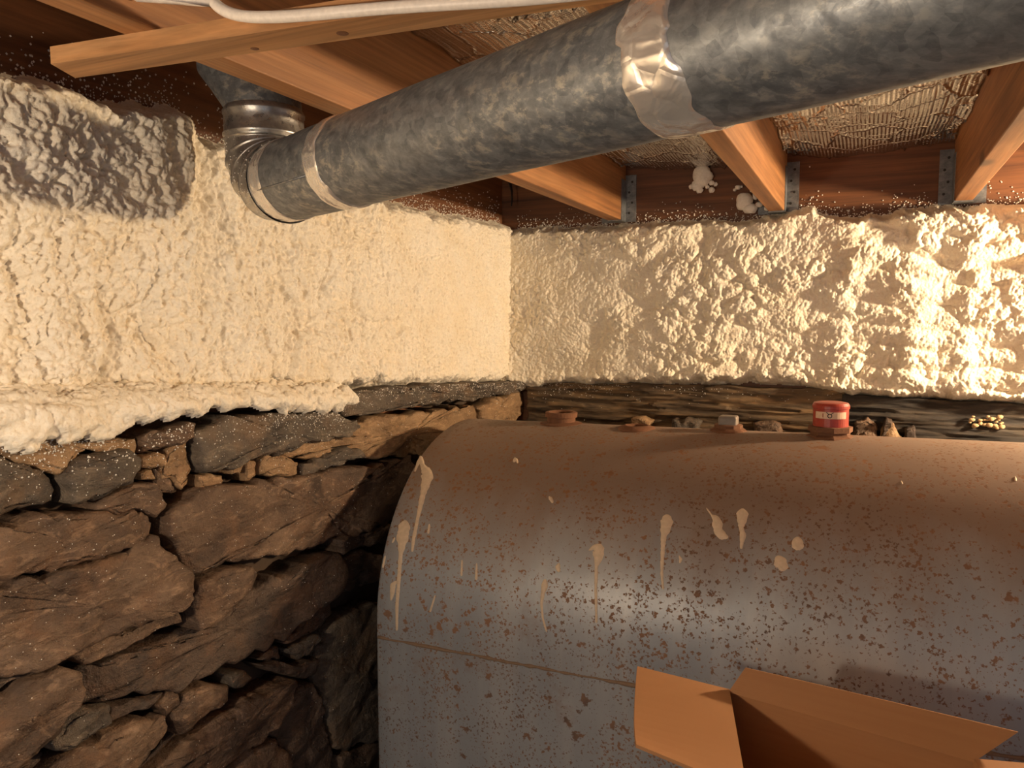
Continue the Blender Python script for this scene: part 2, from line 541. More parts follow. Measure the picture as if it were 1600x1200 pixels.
def slab_wall(name, axis, p0, a0, a1, z0, z1, depth, seed):
    nu, nv = 120, 70
    a = np.linspace(a0, a1, nu)[:, None] + np.zeros((1, nv)); z = np.linspace(z0, z1, nv)[None, :] + np.zeros((nu, 1))
    d = fbm(a * 14, z * 14, seed, 4) * 0.018
    if axis == 0: v = np.stack([p0 + d, a, z], -1).reshape(-1, 3); back = (-depth, 0, 0)
    else: v = np.stack([a, p0 - d, z], -1).reshape(-1, 3); back = (0, depth, 0)
    f = gridfaces(nu, nv)
    if axis == 0: f = f
    else: f = f[:, ::-1]
    n = len(v)
    v2 = v.copy()
    v2[:, axis] = p0 + (back[axis])
    vv = np.concatenate([v, v2]); ff = [tuple(q) for q in f] + [tuple(q[::-1] + n) for q in f]
    bd = [i * nv for i in range(nu)] + [(nu - 1) * nv + j for j in range(1, nv)] + [i * nv + nv - 1 for i in range(nu - 2, -1, -1)] + [j for j in range(nv - 2, 0, -1)]
    for i in range(len(bd)):
        p, q = bd[i], bd[(i + 1) % len(bd)]
        ff.append((p, p + n, q + n, q))
    return mk(name, vv, ff, M['dirt'], kind='structure', smooth=True)


wall_l = slab_wall('wall_left', 0, -0.975, -0.9, YB + 0.3, -H, -0.215, 0.3, 3)
wall_b = slab_wall('wall_back', 1, YB + 0.02, XL, XR, -H, -0.29, 0.3, 5)

# ------------------------------------------------------------------ stones of the left wall
SX = -0.925


def stone_mesh(P, front, axis, proud, seed, back=0.09, bulge=0.003, rough=0.006, tilt=0.10):
    """P: outline (k,2) in wall plane (along, z). returns verts, faces"""
    r = random.Random(seed)
    P = np.asarray(P, float)
    area = 0.5 * np.sum(P[:, 0] * np.roll(P[:, 1], -1) - np.roll(P[:, 0], -1) * P[:, 1])
    if area < 0: P = P[::-1]
    seg = np.roll(P, -1, 0) - P
    L = np.linalg.norm(seg, axis=1); per = L.sum()
    n = int(np.clip(per / 0.006, 28, 130))
    s = np.linspace(0, per, n, endpoint=False); cum = np.concatenate([[0], np.cumsum(L)])
    B = []
    for q in s:
        i = min(np.searchsorted(cum, q, 'right') - 1, len(P) - 1)
        B.append(P[i] + seg[i] * (q - cum[i]) / max(L[i], 1e-9))
    B = np.array(B)
    B = 0.86 * B + 0.07 * (np.roll(B, 1, 0) + np.roll(B, -1, 0))
    size = math.sqrt(abs(area))
    jit = 0.006 + 0.025 * size
    B[:, 0] += fbm(B[:, 0] * 45, B[:, 1] * 45, seed, 3) * jit; B[:, 1] += fbm(B[:, 0] * 45 + 9, B[:, 1] * 45 + 5, seed + 5, 3) * jit
    c = B.mean(0)
    D = B - c; dl = np.maximum(np.linalg.norm(D, axis=1), 1e-6)[:, None]
    e = min(0.0055, 0.10 * size)
    ta, tb = r.uniform(-tilt, tilt), r.uniform(-tilt, tilt)
    rings = [(1.0 + 0 * dl, -back), (1.0 + 0 * dl, -e * 1.1), (1 - 0.45 * e / dl, -e * 0.35), (1 - 1.2 * e / dl, 0.0), (None, 0.90), (None, 0.80), (None, 0.70), (None, 0.60), (None, 0.50), (None, 0.40), (None, 0.30), (None, 0.20), (None, 0.10)]
    vs = []
    for k, (sc, hh) in enumerate(rings):
        if sc is None:
            sc = np.minimum(hh, 1 - 1.6 * e / dl) if hh > 0.8 else hh + 0 * dl
            h = bulge * (1 - hh ** 2) * min(1, size / 0.08)
        else:
            h = hh
        Q = c + D * sc
        hv = h + (ta * (Q[:, 0] - c[0]) + tb * (Q[:, 1] - c[1]))
        if k > 0:
            k1 = min(1, size / 0.06)
            up_ = Q[:, 1] - 0.35 * (Q[:, 0] - c[0])
            hv = hv + fbm(Q[:, 0] * 13 + seed, Q[:, 1] * 20, seed, 5) * rough * 2.0 * k1
            # split planes: the face steps down along layers and is broken off in flat facets
            ly = vn(Q[:, 0] * 5 + seed, up_ * 42, seed + 3)
            hv = hv + (np.floor(ly * 2.5) / 2.5) * 0.0055 * k1
            fc = np.abs(vn(Q[:, 0] * 17, Q[:, 1] * 17 + seed, seed + 6))
            hv = hv - 0.006 * k1 * np.clip(0.35 - fc, 0, 1)
        else:
            hv = hv * 0 - back
        for (a, z), t in zip(Q, hv):
            vs.append((front + proud + t, a, z) if axis == 0 else (a, front - proud - t, z))
    cc = bulge * min(1, size / 0.08)
    vs.append((front + proud + cc, c[0], c[1]) if axis == 0 else (c[0], front - proud - cc, c[1]))
    fs = []
    m = len(rings)
    for i in range(m - 1):
        for k in range(n):
            q = (i * n + k, i * n + (k + 1) % n, (i + 1) * n + (k + 1) % n, (i + 1) * n + k)
            fs.append(q)
    ci = len(vs) - 1
    for k in range(n): fs.append(((m - 1) * n + k, (m - 1) * n + (k + 1) % n, ci))
    fs.append(tuple(range(n - 1, -1, -1)))
    if axis == 1: fs = [q[::-1] for q in fs]
    return vs, fs


STONES = [  # outline in photo pixels, laid on the plane of the stone faces; material; how far proud
    ([(-40, 700), (0, 712), (45, 726), (92, 742), (98, 783), (60, 790), (20, 800), (-40, 812)], 'stone_grey', .000),
    ([(97, 748), (110, 728), (150, 710), (190, 703), (215, 712), (219, 728), (205, 747), (175, 767), (150, 781), (120, 791), (103, 786)], 'stone_grey', .012),
    ([(-40, 655), (30, 660), (80, 668), (130, 676), (185, 686), (228, 690), (222, 714), (190, 705), (150, 709), (112, 726), (97, 742), (45, 724), (-40, 700)], 'mortar', -.004),
    ([(150, 795), (175, 771), (210, 758), (245, 752), (255, 770), (252, 795), (240, 806), (215, 798), (190, 801), (150, 800)], 'stone', .004),
    ([(225, 680), (262, 668), (300, 660), (304, 688), (270, 700), (228, 708)], 'stone', .004),
    ([(222, 718), (255, 709), (261, 725), (240, 732), (222, 734)], 'mortar', .0),
    ([(220, 740), (240, 735), (247, 750), (222, 753)], 'mortar', -.003),
    ([(262, 702), (300, 688), (304, 730), (298, 758), (288, 766), (275, 747), (250, 748), (256, 728)], 'mortar', -.002),
    ([(248, 730), (275, 745), (288, 768), (262, 775), (250, 758)], 'stone', -.01),
    ([(-40, 822), (0, 818), (60, 808), (130, 800), (200, 797), (235, 803), (243, 820), (235, 835), (205, 850), (180, 865), (130, 875), (60, 895), (10, 904), (-40, 905)], 'stone', .012),
    ([(-40, 925), (0, 916), (60, 902), (130, 886), (200, 852), (235, 839), (255, 860), (285, 900), (288, 935), (270, 949), (180, 986), (120, 1016), (50, 1046), (-40, 1075)], 'stone', .016),
    ([(108, 1024), (180, 992), (275, 952), (285, 958), (284, 970), (240, 990), (190, 1020), (130, 1041)], 'stone', .0),
    ([(262, 790), (310, 768), (400, 752), (520, 736), (640, 716), (650, 740), (640, 785), (610, 818), (560, 828), (480, 855), (430, 868), (395, 868), (320, 880), (290, 895), (268, 870), (256, 828)], 'stone', .014),
    ([(522, 840), (560, 829), (612, 822), (610, 848), (555, 855), (524, 866)], 'stone_dark', .004),
    ([(290, 942), (298, 908), (340, 890), (385, 880), (391, 896), (375, 922), (340, 962), (312, 982), (288, 978)], 'stone', .02),
    ([(280, 992), (340, 965), (400, 912), (480, 874), (518, 866), (528, 882), (523, 918), (480, 956), (430, 1000), (380, 1025), (330, 1050), (275, 1078), (130, 1102), (125, 1062), (200, 1024), (250, 1002)], 'stone_dark', .006),
    ([(530, 870), (565, 861), (600, 866), (600, 905), (560, 920), (530, 930), (526, 900)], 'stone_dark', .0),
    ([(440, 1003), (480, 966), (527, 938), (522, 960), (500, 984), (460, 1006)], 'stone_dark', -.002),
    ([(500, 1018), (530, 972), (560, 951), (600, 940), (606, 1020), (606, 1100), (585, 1150), (545, 1172), (520, 1166), (510, 1110), (495, 1060)], 'stone_grey', .006),
    ([(-40, 1105), (0, 1085), (40, 1062), (90, 1041), (115, 1045), (126, 1070), (110, 1106), (70, 1152), (20, 1198), (-40, 1245)], 'stone', .022),
    ([(75, 1162), (100, 1124), (130, 1106), (170, 1105), (176, 1125), (150, 1146), (110, 1166), (80, 1172)], 'stone_grey', .004),
    ([(40, 1225), (90, 1182), (150, 1160), (230, 1121), (258, 1122), (263, 1146), (235, 1182), (190, 1225)], 'stone', .012),
    ([(270, 1118), (290, 1086), (330, 1066), (356, 1070), (356, 1092), (320, 1122), (285, 1147)], 'stone', .006),
    ([(357, 1055), (385, 1045), (394, 1060), (375, 1076), (358, 1072)], 'stone_grey', .004),
    ([(215, 1225), (330, 1130), (400, 1082), (445, 1061), (456, 1066), (450, 1092), (420, 1132), (380, 1172), (320, 1225)], 'stone', .012),
    ([(340, 1225), (390, 1168), (430, 1157), (450, 1178), (450, 1225)], 'stone', .008),
    ([(424, 1145), (440, 1102), (470, 1067), (487, 1066), (500, 1090), (512, 1130), (524, 1182), (500, 1225), (456, 1225), (447, 1172)], 'stone_dark', .0),
    ([(403, 1030), (430, 1010), (441, 1014), (441, 1031)], 'stone_dark', .002),
    ([(446, 1014), (490, 990), (499, 995), (480, 1026), (465, 1028)], 'stone_grey', .008),
    ([(405, 1036), (460, 1036), (498, 1030), (497, 1052), (470, 1061), (420, 1046)], 'stone_dark', .002),
    ([(243, 1104), (270, 1082), (287, 1100), (265, 1122)], 'stone', .0),
    ([(530, 1182), (560, 1168), (592, 1152), (610, 1225), (535, 1225)], 'stone_dark', .002),
    ([(178, 1108), (240, 1094), (262, 1084), (242, 1108), (182, 1128)], 'stone_dark', -.004),
    ([(-40, 1085), (0, 1068), (50, 1050), (86, 1040), (40, 1060), (0, 1082), (-40, 1100)], 'stone_dark', -.01),
    ([(302, 674), (340, 655), (420, 645), (520, 645), (528, 652), (560, 664), (542, 680), (480, 690), (430, 708), (380, 718), (330, 735), (306, 740)], 'stone_grey', .014),
    ([(545, 664), (600, 652), (700, 640), (735, 634), (745, 655), (715, 690), (660, 712), (560, 716), (505, 716), (476, 722), (445, 706), (484, 692), (545, 682)], 'mortar', .004),
    ([(524, 615), (600, 607), (700, 601), (806, 597), (818, 607), (760, 620), (690, 630), (600, 642), (530, 650)], 'stone_grey', .010),
    ([(740, 634), (775, 624), (818, 610), (834, 640), (800, 660), (748, 660)], 'mortar', .004),
    ([(306, 742), (330, 738), (347, 742), (345, 756), (312, 760)], 'mortar', .004),
    ([(352, 724), (366, 719), (376, 726), (370, 740), (354, 739)], 'mortar', .010),
    ([(377, 722), (396, 718), (399, 746), (380, 749)], 'mortar', .004),
    ([(401, 720), (414, 712), (440, 712), (462, 724), (460, 741), (420, 745), (403, 741)], 'mortar', .012),
    ([(467, 728), (500, 716), (530, 702), (558, 700), (565, 712), (540, 722), (500, 736), (468, 743)], 'stone_grey', .010),
]
SV, SF = [], []
for i, (poly, mt, pr) in enumerate(STONES):
    Q = np.array([hit(u, v, 0, SX)[1:] for u, v in poly])
    vs, fs = stone_mesh(Q, SX, 0, pr, 100 + i)
    SF += [tuple(k + len(SV) for k in f) for f in fs]; SV += [tuple(map(float, q)) for q in vs]
    mk('stone', vs, fs, M[mt], wall_l, smooth=True)


def fill_stones(wall, axis, front, a0, a1, z0, z1, seed, skip=None):
    r = random.Random(seed)
    z = z0
    while z < z1:
        h = r.uniform(0.08, 0.17)
        if z + h > z1 - 0.03: h = z1 - z
        a = a0 + r.uniform(-0.1, 0)
        while a < a1:
            w = r.uniform(0.16, 0.42)
            b0, b1 = max(a, a0), min(a + w, a1)
            if b1 - b0 > 0.04 and not (skip and skip(b0, b1, z, z + h)):
                g = 0.007
                pts = []
                for (x, y_) in ((0, 0), (.35, 0), (.7, 0), (1, 0.05), (1, .5), (.97, 1), (.6, 1), (.3, 1), (0, .95), (0, .5)):
                    pts.append((b0 + g + x * (b1 - b0 - 2 * g) + r.uniform(-.006, .006), z + g + y_ * (h - 2 * g) + r.uniform(-.008, .008)))
                vs, fs = stone_mesh(pts, front, axis, r.uniform(-.005, .015), seed + int(a * 1000) + int(z * 7000))
                mk('stone', vs, fs, M[r.choice(['stone', 'stone_dark', 'stone_grey'])], wall, smooth=True)
            a += w
        z += h


# courses hidden from here behind the tank and below the picture
fill_stones(wall_l, 0, SX, 1.50, 2.06, -1.50, -0.36, 11)
zl = lambda q: np.interp(q, [0.53, hit(0, 1228, 0, SX)[1], hit(600, 1228, 0, SX)[1]], [hit(-40, 1228, 0, SX)[2], hit(0, 1228, 0, SX)[2], hit(600, 1228, 0, SX)[2]])
fill_stones(wall_l, 0, SX - 0.026, 0.535, 1.48, -1.50, -0.50, 12, lambda a0, a1, z0, z1: z1 > zl((a0 + a1) / 2) + 0.07)
fill_stones(wall_l, 0, SX - 0.01, -0.55, 0.525, -1.50, -0.15, 15)
fill_stones(wall_b, 1, YB - 0.03, -0.93, 1.6, -1.50, -0.45, 13)
fill_stones(wall_b, 1, YB - 0.03, -0.93, 1.6, -0.45, -0.315, 14)

# rubble lying on the foundation ledge below the sill, in front of the timber
for i, (poly, mt) in enumerate([
    ([(1172, 672), (1180, 661), (1200, 657), (1218, 662), (1226, 676)], 'stone'),
    ([(1328, 672), (1338, 660), (1356, 654), (1370, 662), (1372, 676)], 'stone'),
    ([(1368, 678), (1380, 668), (1398, 664), (1414, 676), (1412, 684)], 'mortar'),
    ([(1374, 664), (1386, 654), (1396, 660), (1394, 668)], 'stone_dark'),
    ([(1412, 682), (1418, 668), (1430, 666), (1440, 684)], 'stone_dark'),
    ([(1040, 664), (1052, 656), (1074, 655), (1092, 660), (1090, 672), (1044, 672)], 'stone_grey'),
    ([(980, 660), (988, 652), (1004, 651), (1016, 658), (1012, 668)], 'mortar')]):
    Q = np.array([hit(u, v, 1, 2.03)[[0, 2]] for u, v in poly])
    Q[Q[:, 1] < Q[:, 1].mean(), 1] -= 0.03
    vs, fs = stone_mesh(Q, 2.03, 1, 0.0, 300 + i, back=0.06)
    mk('stone', vs, fs, M[mt], wall_b, smooth=True)

# ------------------------------------------------------------------ old sill timbers


def timber(name, x0, x1, zt0, zt1, zb0, zb1, y0, mat, seed, label):
    nu = 260; nv = 80
    x = np.linspace(x0, x1, nu)
    t = np.linspace(0, 1, nv)
    zt = np.interp(x, [x0, x1], [zt0, zt1]); zb = np.interp(x, [x0, x1], [zb0, zb1])
    Xg = x[:, None] + 0 * t[None, :]
    # ring: top back, top front, down the face, bottom back
    prof = []
    for k in range(nv):
        s = k / (nv - 1)
        if s < 0.2: prof.append((1 - s / 0.2, 0.0))
        elif s < 0.8: prof.append((0.0, (s - 0.2) / 0.6))
        else: prof.append(((s - 0.8) / 0.2, 1.0))
    pb = np.array([p[0] for p in prof])[None, :]; pz = np.array([p[1] for p in prof])[None, :]
    Yg = y0 + pb * 0.16 + 0 * Xg
    Zg = zt[:, None] * (1 - pz) + zb[:, None] * pz
    rough = fbm(Xg * 9, Zg * 90 + seed, seed, 4) * 0.009 + np.where(vn(Xg * 4.5, Zg * 95, seed + 4) > 0.40, 0.008, 0)
    Yg = Yg + rough * (pb < 0.4)
    Zg = Zg + fbm(Xg * 12, pz * 4 + 0 * Xg, seed + 9, 3) * 0.006 * ((pz < 0.12) | (pz > 0.9))
    v = np.stack([Xg, Yg, Zg], -1).reshape(-1, 3)
    f = [tuple(q) for q in gridfaces(nu, nv)]
    for i in range(nu - 1): f.append((i * nv, i * nv + nv - 1, (i + 1) * nv + nv - 1, (i + 1) * nv))
    f.append(tuple(range(nv))); f.append(tuple((nu - 1) * nv + k for k in range(nv - 1, -1, -1)))
    return mk(name, v, f, mat, smooth=True, label=label, cat='beam')


timber('sill_beam', -0.905, -0.045, -0.180, -0.172, -0.300, -0.296, 2.070, M['sill'], 21, 'weathered brown sill timber lying under the back foam behind the tank')
timber('sill_beam', -0.050, XR, -0.186, -0.225, -0.300, -0.40, 2.062, M['sill_black'], 33, 'blackened sill timber under the back foam, next to the red gauge')
# ------------------------------------------------------------------ spray foam
def interp_edge(pts, ax, val, col):
    P = np.array([hit(u, v, ax, val) for u, v in pts])
    o = np.argsort(P[:, col])
    return P[o, col], P[o, 2]


# left wall
ny, nz = 930, 290
yy = np.concatenate([np.linspace(-0.55, 0.56, 110, endpoint=False), np.linspace(0.56, 2.10, ny - 110)])
Y = yy[:, None] + np.zeros((1, nz)); Z = np.linspace(-0.215, 0.42, nz)[None, :] + np.zeros((ny, 1))
ty, tz = interp_edge([(-200, 70), (0, 98), (60, 112), (130, 140), (200, 152), (290, 160), (312, 205), (350, 215), (420, 240), (520, 280), (640, 316), (700, 328), (760, 336), (803, 348)], 0, -0.965, 1)
by, bz = interp_edge([(-200, 640), (0, 640), (150, 636), (300, 628), (420, 618), (530, 608), (640, 602), (803, 596)], 0, -0.955, 1)
top = np.interp(yy, ty, tz)[:, None] + fbm(Y * 22, Y * 0 + 2, 4, 3) * 0.008
bot = np.interp(yy, by, bz)[:, None] - 0.012 + fbm(Y * 26, Y * 0 + 8, 5, 3) * 0.006
edge = np.minimum(top - Z, Z - bot)
smoothw = sst(1.15, 1.75, Y)                               # calmer towards the corner
wx = Y + 0.012 * fbm(Y * 18, Z * 18, 31, 2); wz = Z + 0.012 * fbm(Y * 18 + 5, Z * 18, 32, 2)
h = 0.040 + 0.012 * fbm(Y * 5, Z * 5, 1, 3) * (1 - 0.6 * smoothw)
h += (0.026 * (domes(wx * 11, wz * 7, 41, .5, 1.0) - 0.45)) * (1 - 0.85 * smoothw)
h += (0.012 * (domes(wx * 30, wz * 24, 51, .4, .95) - 0.4)) * (1 - 0.70 * smoothw)
h += 0.0080 * (domes(wx * 85, wz * 80, 61, .45, .95) - 0.4) * (1 - 0.50 * smoothw)
h += 0.0055 * (domes(wx * 170, wz * 165, 71, .45, .95) - 0.4) * (1 - 0.15 * smoothw)
h += 0.003 * fbm(Y * 160, Z * 160, 81, 3)
# thick bulge in the upper part, ending in a lip beside the elbow
yl = hit(298, 250, 0, -0.95)[1]
bul = sst(yl + 0.012, yl - 0.030, Y + 0.012 * fbm(Z * 20, Z * 0, 9, 2)) * sst(-0.0, 0.13, Z)
h += bul * 0.022
cover = sst(-0.012, 0.035, edge + 0.010 * fbm(Y * 40, Z * 40, 91, 3))
h = h * cover - 0.016 * (1 - cover) - 0.012 * sst(0.0, -0.02, edge)
h = np.maximum(h, 0.0)
X = XL + h
foam_l = mk('spray_foam', *proud(np.stack([X, Y, Z], -1).reshape(-1, 3), gridfaces(ny, nz), h), M['foam'], smooth=True,
            label='cream spray foam over the upper wall above the rough stones', cat='insulation')

# lumpy crust of foam on the ledge below it
nu, nv = 760, 80
y_ = np.linspace(-0.50, 1.255, nu)[:, None] + np.zeros((1, nv)); t_ = np.linspace(0, 1, nv)[None, :] + np.zeros((nu, 1))
lowz = np.interp(y_, *interp_edge([(-200, 700), (0, 688), (60, 690), (110, 686), (180, 676), (225, 668), (262, 656), (300, 648), (360, 636), (440, 640), (500, 646), (526, 642), (540, 625)], 0, SX + 0.01, 1)) + 0.008 * fbm(y_ * 45, y_ * 0, 6, 3)
topz = np.interp(y_, *interp_edge([(-200, 622), (0, 612), (200, 606), (400, 600), (540, 602)], 0, -0.955, 1))
# ledge profile by arc length: out from the foam, round the lip, down the stone faces
arc = np.interp(t_, [0, 0.42, 0.56, 1], [0, 0.042, 0.060, 0.150])
lipz = topz - 0.012
fx = np.interp(arc, [0, 0.042, 0.060, 0.150], [-0.962, -0.924, -0.911, -0.909])
fz = lipz + np.interp(arc, [0, 0.042, 0.060, 0.150], [0.010, 0.0, -0.011, -0.101])
nx_ = np.interp(arc, [0.035, 0.065], [0.25, 1.0]); nz_ = np.interp(arc, [0.035, 0.065], [1.0, 0.1])
ed = (fz - lowz) + 0.022 * fbm(y_ * 24, t_ * 7, 23, 5) + 0.006 * (domes(y_ * 70, t_ * 11, 27, .5, 1) - 0.5)
ed = np.minimum(ed, (1.250 - y_) + 0.010 * fbm(y_ * 30, t_ * 8, 29, 3))
cv = sst(-0.002, 0.022, ed)
dn = 0.004 + 0.008 * (domes(y_ * 17 + 0.6 * fbm(y_ * 9, t_ * 2, 19, 2), t_ * 4.4, 15, .4, 1) - 0.25) + 0.006 * (domes(y_ * 60, t_ * 9, 16, .5, 1) - 0.3) + 0.004 * (domes(y_ * 150, t_ * 22, 17, .5, 1) - .4)
hh = np.where(ed > 0, dn * cv, -0.01)
cr_v = np.stack([np.maximum(fx + nx_ * hh, -0.996), y_, fz + nz_ * hh], -1).reshape(-1, 3)
mk('foam_crust', *proud(cr_v, gridfaces(nu, nv)[:, ::-1], np.where(ed > 0, 1.0, 0.0)), M['foam'], foam_l, smooth=True)

# back wall
nx, nz = 900, 250
xx = np.concatenate([np.linspace(-1.0, 0.42, nx - 120, endpoint=False), np.linspace(0.42, 1.1, 120)])
X = xx[:, None] + np.zeros((1, nz)); Z = np.linspace(-0.27, 0.33, nz)[None, :] + np.zeros((nx, 1))
tx, tz = interp_edge([(803, 356), (840, 352), (900, 350), (970, 347), (1050, 342), (1110, 340), (1160, 342), (1200, 334), (1225, 328), (1262, 322), (1290, 330), (1320, 336), (1380, 332), (1430, 322), (1480, 318), (1540, 318), (1600, 316), (1700, 314)], 1, 2.075, 0)
bx, bz = interp_edge([(803, 600), (900, 596), (1000, 594), (1100, 592), (1200, 592), (1250, 596), (1290, 604), (1330, 612), (1400, 614), (1500, 620), (1600, 624), (1700, 630)], 1, 2.06, 0)
top = np.interp(xx, tx, tz)[:, None] + fbm(X * 30, X * 0 + 2, 4, 3) * 0.006
bot = np.interp(xx, bx, bz)[:, None] - 0.016 + fbm(X * 30, X * 0 + 8, 5, 3) * 0.006
edge = np.minimum(top - Z, Z - bot)
lump = sst(-0.85, -0.45, X)
wx = X + 0.016 * fbm(X * 14, Z * 14, 131, 2); wz = Z + 0.016 * fbm(X * 14 + 5, Z * 14, 132, 2)
patch = sst(-0.10, 0.16, fbm(X * 7, Z * 9, 140, 2))         # some areas stay smooth
h = 0.036 + 0.010 * fbm(X * 5, Z * 5, 101, 3)
h += 0.020 * (domes(wx * 10, wz * 15, 141, .55, 1.0) - 0.3) * (0.20 + 0.80 * lump)
h += 0.015 * (domes(wx * 30, wz * 36, 151, .55, 1.0) - 0.40) * (0.30 + 0.70 * patch) * (0.4 + 0.6 * lump)
h += 0.0070 * (domes(wx * 75, wz * 78, 161, .65, 1.0) - 0.4) * (0.40 + 0.60 * patch)
h += 0.0048 * (domes(wx * 150, wz * 150, 171, .6, 1.0) - 0.4) * (0.55 + 0.45 * patch)
h += 0.0015 * fbm(X * 160, Z * 160, 181, 3)
# spray passes: stacked ridges and upright columns towards the bulb
colm = sst(-0.15, 0.10, X)
h += 0.011 * colm * np.abs(np.sin(Z * 62 + 2.0 * fbm(X * 6, Z * 6, 191, 2)))
for cx, w, a in ((0.095, 0.055, 0.014), (0.21, 0.040, 0.014), (0.345, 0.07, 0.020), (-0.045, 0.05, 0.008)):
    cxw = cx + 0.012 * fbm(Z * 14, Z * 0 + cx * 9, 195, 2)
    h += a * np.exp(-((X - cxw) / w) ** 2 * 1.6)
h += 0.016 * sst(0.07, 0.0, Z - bot) * domes(wx * 22, wz * 14, 201, .5, 1)      # scalloped lower lip
cover = sst(-0.010, 0.028, edge + 0.008 * fbm(X * 45, Z * 45, 191, 3))
h = h * cover - 0.016 * (1 - cover) - 0.02 * sst(0.0, -0.02, edge)
h = np.maximum(h, 0.0)
foam_b = mk('spray_foam', *proud(np.stack([X, YB - h, Z], -1).reshape(-1, 3), gridfaces(nx, nz), h), M['foam_back'], smooth=True,
            label='lumpy cream spray foam along the back wall above the sill timbers', cat='insulation')

# foam blobs stuck to the rim board


def foam_blob(name, balls, seed, label):
    bm = bmesh.new()
    for (c, r, sq) in balls:
        ret = bmesh.ops.create_icosphere(bm, subdivisions=3 if r > 0.01 else 2, radius=1.0)
        for v in ret['verts']:
            d = v.co.copy()
            k = 1 + 0.16 * float(vn(np.array([d.x * 2 + seed]), np.array([d.z * 2 + d.y]), seed)[0])
            v.co = Vector(c) + Vector((d.x * r * k, d.y * r * k * 0.7, d.z * r * k * sq))
    bm.verts.index_update()
    vs = [v.co[:] for v in bm.verts]; fs = [[v.index for v in f.verts] for f in bm.faces]
    bm.free()
    return mk(name, vs, fs, M['speck'], smooth=True, label=label, cat='foam', group='foam blobs on the rim board')


def pb(u, v, y=2.086): return tuple(hit(u, v, 1, y))


foam_blob('foam_blob', [(pb(1097, 276), .026, 1.0), (pb(1090, 290), .017, .8), (pb(1081, 292, 2.093), .009, .7), (pb(1093, 297), .010, .9), (pb(1112, 286), .008, .8), (pb(1105, 292), .006, .8), (pb(1112, 297), .0085, .9), (pb(1118, 288, 2.094), .006, 1)], 3,
          'round cream foam blob stuck high on the rim board')
foam_blob('foam_blob', [(pb(1163, 316), .022, 1.05), (pb(1172, 326), .019, .7), (pb(1180, 306), .007, 1.6), (pb(1176, 297), .008, .8), (pb(1153, 293, 2.094), .0085, .7), (pb(1148, 297, 2.095), .005, .8), (pb(1158, 292, 2.095), .005, .7), (pb(1186, 320), .010, .7), (pb(1199, 326), .009, .7)], 8,
          'curled cream foam blob low on the rim board beside a joist')

rb = random.Random(5)
o = foam_blob('foam_splash', [(pb(1540 + rb.uniform(-26, 26), 660 + rb.uniform(-9, 9), 2.060 - rb.uniform(0, .006)), rb.uniform(.003, .0075), rb.uniform(.5, .8)) for _ in range(30)], 4,
              'small crusty foam splash on the blackened sill timber')
del o['group']; o.data.materials[0] = M['tan']

# ------------------------------------------------------------------ overspray specks (uncountable)
OCT_V = np.array([(1, 0, 0), (-1, 0, 0), (0, 1, 0), (0, -1, 0), (0, 0, 1), (0, 0, -1)], float)
OCT_F = np.array([(0, 2, 4), (2, 1, 4), (1, 3, 4), (3, 0, 4), (2, 0, 5), (1, 2, 5), (3, 1, 5), (0, 3, 5)])


def specks(pts, sizes, parent_label, kind='stuff'):
    pts = np.asarray(pts); n = len(pts)
    v = pts[:, None, :] + OCT_V[None] * np.asarray(sizes)[:, None, None]
    f = OCT_F[None] + (np.arange(n) * 6)[:, None, None]
    return mk('foam_specks', v.reshape(-1, 3), f.reshape(-1, 3), M['speck'], label=parent_label, cat='foam specks', kind='stuff', smooth=True)


rs = np.random.RandomState(3)
P = []; S = []
tyl, tzl = interp_edge([(-200, 70), (0, 98), (60, 112), (130, 140), (200, 152), (290, 160), (312, 205), (350, 215), (420, 240), (520, 280), (640, 316), (700, 328), (760, 336), (803, 348)], 0, -0.965, 1)
for k in range(2600):
    q = rs.uniform(0.42, 2.08)
    z = np.interp(q, tyl, tzl) - 0.012 + rs.exponential(0.020)
    if z < ZS - 0.01: P.append((XL + 0.0008, q, z)); S.append(rs.uniform(.0007, .0022))
specks(P, S, 'tiny cream foam specks spattered over the dark end joist')
P = []; S = []
for k in range(2400):
    q = rs.uniform(-0.95, 0.75)
    z = np.interp(q, tx, tz) - 0.010 + rs.exponential(0.013)
    if z < ZS - 0.02: P.append((q, YB - 0.0008, z)); S.append(rs.uniform(.0008, .0024))
specks(P, S, 'tiny cream foam specks spattered over the back rim board')
P = []; S = []
for k in range(420):
    q = -0.89 + rs.exponential(0.30)
    if q > -0.06: continue
    dz = rs.exponential(0.014)
    P.append((q, 2.067 + 0.004 * rs.rand(), -0.180 - dz)); S.append(rs.uniform(.0005, .0014))
specks(P, S, 'tiny white foam specks dusted along the brown sill timber')

from mathutils.bvhtree import BVHTree
bvh = BVHTree.FromPolygons([Vector(q) for q in SV], SF)
P = []; S = []
ly, lz = interp_edge([(-200, 700), (0, 688), (110, 686), (225, 668), (300, 648), (360, 632), (440, 636), (526, 640), (545, 614), (640, 604), (803, 598)], 0, SX + 0.01, 1)
for k in range(9500):
    q = rs.uniform(0.50, 2.05)
    z0_ = np.interp(q, ly, lz) + 0.012
    z = z0_ - (rs.exponential(0.016) if k < 7200 else rs.exponential(0.22))
    if q > 1.25 and k % 3: continue
    r_ = bvh.ray_cast(Vector((-0.6, q, z)), Vector((-1, 0, 0)))
    if r_[0] is not None and r_[0].x > -0.97:
        P.append((r_[0].x + 0.0002, q, z)); S.append(rs.uniform(.0005, .0017) if k < 7200 else rs.uniform(.0004, .0010))
specks(P, S, 'tiny white foam specks dusted over the stones of the wall')

# ------------------------------------------------------------------ foil-faced insulation in the joist bays


